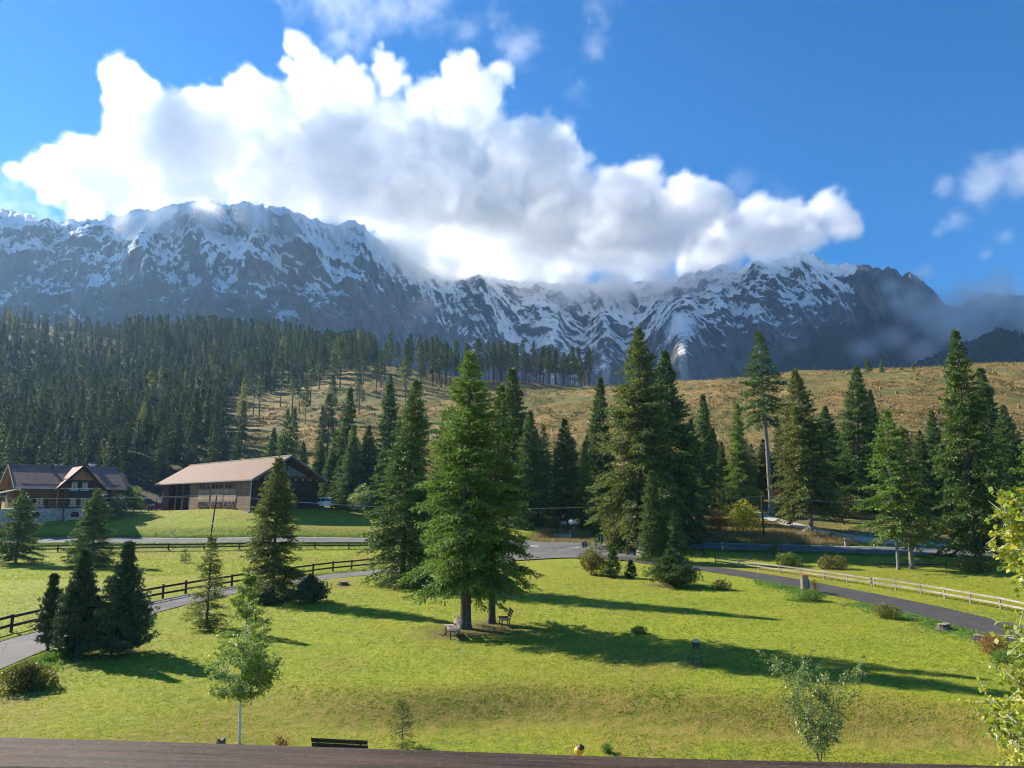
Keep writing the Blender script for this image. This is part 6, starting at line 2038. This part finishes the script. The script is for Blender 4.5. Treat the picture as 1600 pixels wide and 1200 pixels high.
for i in range(n_):
    for j in range(6):
        k = (j + 1) % 6
        fs.append((i * 6 + j, (i + 1) * 6 + j, (i + 1) * 6 + k, i * 6 + k))
fs += [tuple(range(6)), tuple(n_ * 6 + i for i in range(6))[::-1]]
m.add(vs, fs).build('handrail', MAT['rail_wood'], e)
for x_ in (-2.3, -1.15, 1.15, 2.3):
    MB().box((x_, 0, 0.43), (0.09, 0.06, 0.86)).build('post', MAT['rail_wood'], e)
for z_ in (0.16, 0.34, 0.52, 0.70):
    MB().box((0, 0.046, z_), (5.2, 0.025, 0.15)).build('board', MAT['rail_wood'], e)
fl_ = MB().box((mid.x - rn.x * 0.6, mid.y - rn.y * 0.6, CZ - 1.24), (5.6, 1.6, 0.18), rz=rz_).build('balcony_floor', MAT['dark_boards'])
tag(fl_, kind='structure')

x, y, z = on_ground(905, 1197)
e = empty('garden_ornament', (x, y, z), 0, 'small yellow and dark grey ornament peeking over the balcony rail', 'ornament')
MB().tube([(0, 0, -0.1), (0, 0, 0.34)], 0.02, 6).build('stake', MAT['dark_metal'], e)
MB().lathe((0, 0, 0.32), [(0.07, 0), (0.14, 0.06), (0.15, 0.17), (0.10, 0.24)], 12).build('body', MAT['yellow_plastic'], e)
MB().lathe((0.05, -0.02, 0.50), [(0.11, 0), (0.13, 0.06), (0.05, 0.13)], 10).build('cap', MAT['dark_metal'], e)
# ------------------------------------------------------------------ pines, birches and shrubs
def pine_at(label, px, base, top, rpx, seed, name='pine_tree', **kw):
    x, y, z = on_ground(px, base)
    H = CZ + float(ratios(px, top)[1]) * y - z
    return plant(name, pine(seed, H, rpx * y / F, **kw), (x, y, z), label, 'tree')
pine_at('dark dense stone pine, right and fullest of the three by the driveway', 186, 1022, 838, 48, 1, n_br=330)
pine_at('dark dense stone pine, middle one of the three by the driveway', 118, 1026, 852, 42, 2, n_br=300)
pine_at('short narrow stone pine, left one of the three by the driveway', 74, 1016, 890, 24, 3, n_br=150)
def mugo_at(label, px, base, wpx, hpx, seed, nb=70, mat='mugo_needles'):
    x, y, z = on_ground(px, base)
    return plant('mugo_pine', pine(seed, hpx * y / F * 1.05, wpx * y / F / 2, 0.02, nb, 0.15, mat), (x, y, z - 0.03), label, 'bush')
mugo_at('upright green mugo pine right beside the golden shrub', 958, 902, 36, 44, 11, 90)
mugo_at('small mugo pine between the golden shrub and the narrow spruce', 986, 903, 24, 26, 12, 60)
mugo_at('wide dark mugo pine at the foot of the narrow lawn edge spruce', 1050, 916, 92, 54, 13, 190)
mugo_at('wide dark mugo pine at the foot of the driveway bend spruce', 484, 942, 70, 40, 14, 150, 'pine_needles')
mugo_at('low dark mugo clump under the left side of the bend spruce', 412, 944, 40, 22, 15, 70, 'pine_needles')

x, y, z = on_ground(374, 1162)
H = CZ + float(ratios(395, 892)[1]) * y - z
env = lambda t: 1.42 * (max(0.02, (1 - t)) ** 0.8) * min(1, 0.62 + t * 2.5)
plant('birch_tree', broadleaf(31, H, env, 0.26, 130, 0.072, 17000, 'birch_leaves', 'birch_bark', 0.05, 0.3, 0.3, lw=0.7, cl=0.14), (x, y, z), 'young green birch with thin white trunk in front of the driveway bend', 'tree', rz=2.2)
x, y, z = on_ground(1281, 1200)
H = CZ + float(ratios(1290, 1046)[1]) * y - z
env = lambda t: 0.55 + 0.5 * t - 0.55 * max(0, t - 0.7)
plant('birch_tree', broadleaf(37, H, env, 0.16, 60, 0.07, 9000, 'pale_birch_leaves', 'spruce_bark', 0.026, 0.12, 1.3, stems=3, spread=0.8, lw=0.6, cl=0.16), (x, y, z), 'small pale forked birch with sparse leaves just beyond the rail', 'tree', rz=0.5)
# the leafy birch at the right edge, close to the balcony
yb = 7.4
xb_ = float(ratios(1690, 1000)[0]) * yb
zb_ = ground(xb_, yb)
env = lambda t: 1.0 * (1 - 0.35 * t) * min(1, 0.5 + 2 * t)
plant('birch_tree', broadleaf(43, 7.0 - zb_ + 0.25, env, 0.30, 150, 0.062, 32000, 'autumn_birch_leaves', 'birch_bark', 0.07, 0.15, 0.6, lw=0.85, cl=0.2), (xb_, yb, zb_), 'yellowing birch with large leaves at the right edge', 'tree', rz=1.0)

def shrub_at(label, px, base, wpx, hpx, mat, seed, n=2200, leaf=None, name='bush', depth=1.0, Y=None, lumps=9, up=0.3, group=None):
    x, y, z = on_ground(px, base) if Y is None else gpos(px, Y)
    s = y / F
    if Y is not None and base is not None:
        hpx = hpx
    w, h = wpx * s / 2, hpx * s
    lf = leaf or max(0.05, 2.6 * s)
    return plant(name, shrub(seed, w, w * depth, h, n, lf, mat, lumps, stems=10 if n < 1500 else 16, up=up), (x, y, z - 0.03), label, 'bush', group, names=('stem', 'foliage'))
shrub_at('round golden green shrub at the junction lawn corner', 925, 899, 48, 50, 'golden_shrub_leaves', 1, 5200, 0.13, lumps=6)
shrub_at('low golden brown shrub at the lower left driveway edge', 45, 1078, 78, 42, 'golden_shrub_leaves', 2, 5000, 0.10)
shrub_at('large yellow green bush beside the brown pole', 1163, 833, 62, 60, 'yellow_leaves', 3, 3600, 0.24)
shrub_at('rust coloured bush left of the yellow green bush', 1118, 831, 46, 38, 'rust_leaves', 4, 2200, 0.2)
shrub_at('light green leafy bush at the bend of the gravel path', 1140, None, 46, 40, 'bush_leaves', 5, 2400, 0.26, Y=119)
shrub_at('blue green leafy bush right of the path bend', 1166, None, 46, 44, 'weed_leaves', 6, 2400, 0.26, Y=118)
shrub_at('orange brown bush behind the yellow green bush', 1132, 794, 40, 24, 'rust_leaves', 7, 1600, 0.22)
shrub_at('thin rusty bush left of the bare trunk', 1182, None, 30, 52, 'rust_leaves', 8, 1200, 0.22, Y=120)
shrub_at('rusty bush in the shade right of the bare trunk', 1222, None, 30, 40, 'rust_leaves', 9, 1000, 0.22, Y=118)
shrub_at('pale silvery round bush right of the white van', 566, None, 46, 56, 'pale_birch_leaves', 10, 3200, 0.28, Y=124)
shrub_at('tall pale green willow bush between house and barn', 206, None, 34, 58, 'bush_leaves', 11, 2600, 0.26, Y=124)
shrub_at('dark evergreen bush against the right end of the house', 180, None, 34, 52, 'pine_needles', 12, 2600, 0.26, Y=117.5)
shrub_at('bright yellow tree top showing above the house ridge', 43, None, 36, 92, 'yellow_leaves', 13, 2600, 0.26, Y=134, name='leafy_tree')
shrub_at('low reddish shrub on the bank of the right driveway', 1386, 966, 42, 22, 'golden_shrub_leaves', 14, 2200, 0.09)
shrub_at('flat brown shrub in the shade right of the wide mugo pine', 1130, 922, 40, 14, 'golden_shrub_leaves', 15, 1600, 0.1)
shrub_at('red brown bush next to the flat stump by the right driveway', 1556, 1022, 52, 34, 'rust_leaves', 16, 2400, 0.075)
shrub_at('small green bush under the red brown bush', 1566, 1036, 40, 20, 'weed_leaves', 17, 1500, 0.07)
shrub_at('thin dark sapling at the near road edge, right of the brown pole', 1210, 872, 22, 34, 'pine_needles', 18, 700, 0.14)
shrub_at('dark low brush on the bank below the road, left part', 1228, 884, 70, 18, 'bush_leaves', 19, 2000, 0.16, depth=0.5)
shrub_at('dark low brush on the bank below the road, middle part', 1296, 888, 70, 18, 'golden_shrub_leaves', 20, 2000, 0.16, depth=0.5)
shrub_at('shaded brush under the tall leaning spruce', 1525, 893, 90, 22, 'golden_shrub_leaves', 21, 2400, 0.16, depth=0.5)
shrub_at('olive bush at the foot of the dense conical spruce', 1328, None, 60, 44, 'golden_shrub_leaves', 22, 2400, 0.24, Y=110)
shrub_at('small round olive tree between the olive spruce and the gate', 1300, None, 26, 62, 'bush_leaves', 23, 1200, 0.22, Y=114)
for k, (px, py, w, h, mt, lab) in enumerate([(1400, 805, 60, 26, 'golden_shrub_leaves', 'yellowish brush left of the twin spruce trunks, beyond the path'), (1455, 800, 56, 26, 'rust_leaves', 'rust coloured bracken between the twin spruces and the leaning spruce'), (1500, 808, 60, 30, 'rust_leaves', 'rust coloured bracken behind the leaning trunk'),
                                             (1555, 806, 56, 30, 'rust_leaves', 'orange bracken below the low bright spruce'), (1460, 832, 60, 26, 'golden_shrub_leaves', 'olive brush just above the gravel verge'), (1545, 836, 60, 32, 'golden_shrub_leaves', 'brownish brush at the right end of the gravel verge'),
                                             (1436, 760, 40, 44, 'bush_leaves', 'green brush uphill behind the twin spruces'), (1380, 780, 40, 26, 'yellow_leaves', 'yellow green ferns uphill of the gate'), (1290, 800, 50, 16, 'yellow_leaves', 'yellow green ferns right of the olive spruce trunk'),
                                             (860, 826, 44, 22, 'golden_shrub_leaves', 'olive scrub left of the notice frame'), (925, 822, 44, 20, 'golden_shrub_leaves', 'olive scrub right of the traffic mirrors'), (820, 822, 50, 26, 'bush_leaves', 'green scrub in the shade behind the lawn spruce pair')]):
    shrub_at(lab, px, py, w, h, mt, 40 + k, 1500, 0.22, depth=0.6)
shrub_at('dark leafy clump on the lawn left of the lectern board', 1000, 990, 34, 9, 'weed_leaves', 60, 900, 0.09)
shrub_at('green weeds around the foot of the stump planter', 1255, 938, 62, 18, 'weed_leaves', 61, 2600, 0.10)
shrub_at('small upright rusty plant right beside the stump planter', 1274, 925, 10, 24, 'rust_leaves', 62, 500, 0.07)
shrub_at('small red flowering plant just beyond the balcony rail', 441, 1168, 22, 16, 'rust_leaves', 63, 300, 0.06)
shrub_at('tiny green plant right of the yellow ornament at the rail', 952, 1176, 24, 16, 'weed_leaves', 64, 400, 0.06)
shrub_at('low green ground cover at the foot of the stone pines', 88, 1030, 60, 10, 'weed_leaves', 65, 1500, 0.09)

# ------------------------------------------------------------------ grass
def tufts(name, label, X, Y, per, h, w, mat, seed, lean=0.5, sizes=None, shift=0.0):
    """one face per blade, joined: nobody could count them"""
    rng = np.random.RandomState(seed)
    Z = ground(X, Y)
    n = len(X)
    i = np.repeat(np.arange(n), per)
    P = np.c_[X[i], Y[i], Z[i] - 0.01] + np.c_[rng.normal(0, h * 0.55, (len(i), 2)), np.zeros(len(i))]
    D = np.c_[rng.normal(0, lean, (len(i), 2)), np.ones(len(i))]
    L = h * rng.uniform(0.5, 1.35, len(i)) * (1 if sizes is None else sizes[i])
    D = nrmz(D)
    S = nrmz(np.cross(D, nrmz(rng.normal(size=D.shape))))
    W = (w * rng.uniform(0.6, 1.3, len(i)))[:, None]
    V = np.stack([P - S * W / 2, P + S * W / 2, P + D * L[:, None]], 1).reshape(-1, 3)
    tint = np.clip(0.42 + np.repeat(np.broadcast_to(shift, (n,)), per) + 0.55 * np.repeat(fbm(X / 2.6, Y / 2.6, seed, 3), per) + rng.normal(0, 0.3, len(i)), 0, 1)
    me = mesh_np(name, V, None, MAT[mat], attrs={'tint': ('FACE', tint)}, F3=np.arange(len(V)).reshape(-1, 3))
    return tag(link(bpy.data.objects.new(name, me)), label, kind='stuff')
rng = np.random.RandomState(77)
def scatter(n, y0, y1, px0, px1, power=1.0):
    Y = y0 * (y1 / y0) ** (rng.rand(n) ** power)
    X = ratios(rng.uniform(px0, px1, n), 900)[0] * Y
    e_, _ = road_info(X, Y)
    k = e_ > -0.12 * rng.rand(n)
    return X[k], Y[k]
X, Y = scatter(95000, 17.5, 72, -60, 1660)
tufts('lawn_grass', 'short mown lawn grass', X, Y, 5, 0.065, 0.022, 'lawn_blades', 1, 0.55, sizes=(Y / 30) ** 0.5, shift=0.30 * (1 - sstep(26, 34, Y)) + 0.25 * fbm(X / 8, Y / 8, 6.6, 3))
X, Y = scatter(26000, 70, 128, -40, 700)
tufts('meadow_grass', 'short meadow grass beyond the driveway', X, Y, 4, 0.12, 0.05, 'lawn_blades', 2, 0.6, shift=0.14)
# broad-leaved weeds in loose patches on the lawn
X, Y = scatter(42000, 18, 66, -40, 1620)
k = fbm(X / 5.5, Y / 5.5, 9.4, 4) + 0.25 * (rng.rand(len(X)) - 0.5) > 0.2
tufts('lawn_weeds', 'patches of clover and broad leaved weeds in the lawn', X[k], Y[k], 4, 0.06, 0.045, 'weed_leaves', 12, 1.3)
X, Y = scatter(9000, 18, 60, -40, 1620)
k = fbm(X / 4.0, Y / 4.0, 3.7, 4) > 0.05
tufts('lawn_straw', 'taller straw tipped grass scattered through the lawn', X[k], Y[k], 4, 0.15, 0.018, 'dry_grass', 13, 0.4)
# tall dry grass and weeds along the far side of the road and the banks
c_, nrm, _, hw, _ = _RS[0]
k = rng.randint(0, len(c_), 60000)
off = hw + 0.6 + np.abs(rng.normal(0, 2.6, len(k)))
jt = rng.uniform(-0.6, 0.6, len(k))
X, Y = c_[k, 0] + nrm[k, 0] * off - nrm[k, 1] * jt, c_[k, 1] + nrm[k, 1] * off + nrm[k, 0] * jt
ppx_, _q = project(X, Y, ground(X, Y))
m_ = (ppx_ > 835) & (ppx_ < 1330) & (rng.rand(len(X)) < 0.55)
edge_p = np.min((X[:, None] - PATH[None, ::3, 0]) ** 2 + (Y[:, None] - PATH[None, ::3, 1]) ** 2, axis=1)
m_ &= edge_p > 2.6
tufts('dry_grass', 'tall straw coloured grass along the far side of the road', X[m_], Y[m_], 4, 0.62, 0.05, 'dry_grass', 3, 0.22)
k = rng.randint(0, len(c_), 30000)
sd_ = np.where(rng.rand(len(k)) < 0.5, -1, 1)
off = sd_ * (hw + 0.25 + np.abs(rng.normal(0, 0.8, len(k))))
jt = rng.uniform(-0.6, 0.6, len(k))
X, Y = c_[k, 0] + nrm[k, 0] * off - nrm[k, 1] * jt, c_[k, 1] + nrm[k, 1] * off + nrm[k, 0] * jt
e_, _ = road_info(X, Y)
k = e_ > 0.15
tufts('verge_weeds', 'green weeds along both edges of the road', X[k], Y[k], 3, 0.26, 0.08, 'weed_leaves', 4, 0.5)
c_, nrm, _, hw, _ = _RS[1]
k = rng.randint(0, len(c_), 26000)
off = -(hw + 0.15 + np.abs(rng.normal(0, 1.0, len(k))))
jt = rng.uniform(-0.6, 0.6, len(k))
X, Y = c_[k, 0] + nrm[k, 0] * off - nrm[k, 1] * jt, c_[k, 1] + nrm[k, 1] * off + nrm[k, 0] * jt
a_, _q = project(X, Y, ground(X, Y))
e_, _ = road_info(X, Y)
k = (e_ > 0.1) & ((a_ > 1180) | (a_ < 240)) & (fbm(X / 3, Y / 3, 5.5, 2) > -0.12)
tufts('drive_weeds', 'leafy green weeds along the lawn side of the driveway', X[k], Y[k], 3, 0.15, 0.06, 'weed_leaves', 5, 0.7)
# brush on the clear-cut hill
Y = 135 * (330 / 135) ** rng.rand(46000)
X = ratios(rng.uniform(340, 1680, len(Y)), 700)[0] * Y
k = fbm(X / 10, Y / 10, 1.5, 3) + 0.3 * (rng.rand(len(X)) - 0.5) > 0.05
tufts('hill_grass', 'dry yellow brown grass and scrub on the clear cut hill', X[k], Y[k], 3, 0.7, 0.3, 'hill_straw', 6, 0.7)
Y = 135 * (330 / 135) ** rng.rand(9000)
X = ratios(rng.uniform(340, 1680, len(Y)), 700)[0] * Y
k = fbm(X / 14, Y / 14, 8.5, 3) > 0.02
tufts('hill_scrub', 'low green and rusty scrub on the clear cut hill', X[k], Y[k], 6, 0.9, 0.45, 'golden_shrub_leaves', 7, 0.8)
# stumps and logs left after felling
def debris(name, label, n, seed):
    rr = np.random.RandomState(seed)
    m = MB()
    Yv = 140 * (325 / 140) ** rr.rand(n)
    Xv = ratios(rr.uniform(420, 1660, n), 650)[0] * Yv
    Zv = ground(Xv, Yv)
    for x, y, z in zip(Xv, Yv, Zv):
        if rr.rand() < 0.65:
            r_ = rr.uniform(0.22, 0.42)
            h = rr.uniform(0.3, 0.8)
            m.tube([(x, y, z - 0.3), (x + rr.uniform(-0.1, 0.1), y, z + h)], [r_ * 1.25, r_], 7)
        else:
            a, L_ = rr.uniform(0, 3.14), rr.uniform(1.0, 3.5)
            dx, dy = math.cos(a) * L_ / 2, math.sin(a) * L_ / 2
            m.tube([(x - dx, y - dy, ground(x - dx, y - dy) + 0.15), (x + dx, y + dy, ground(x + dx, y + dy) + 0.2)], rr.uniform(0.1, 0.2), 6)
    return tag(m.build(name, MAT['stump_wood']), label, kind='stuff')
debris('felling_debris', 'grey stumps and logs left scattered over the clear cut hill', 420, 5)
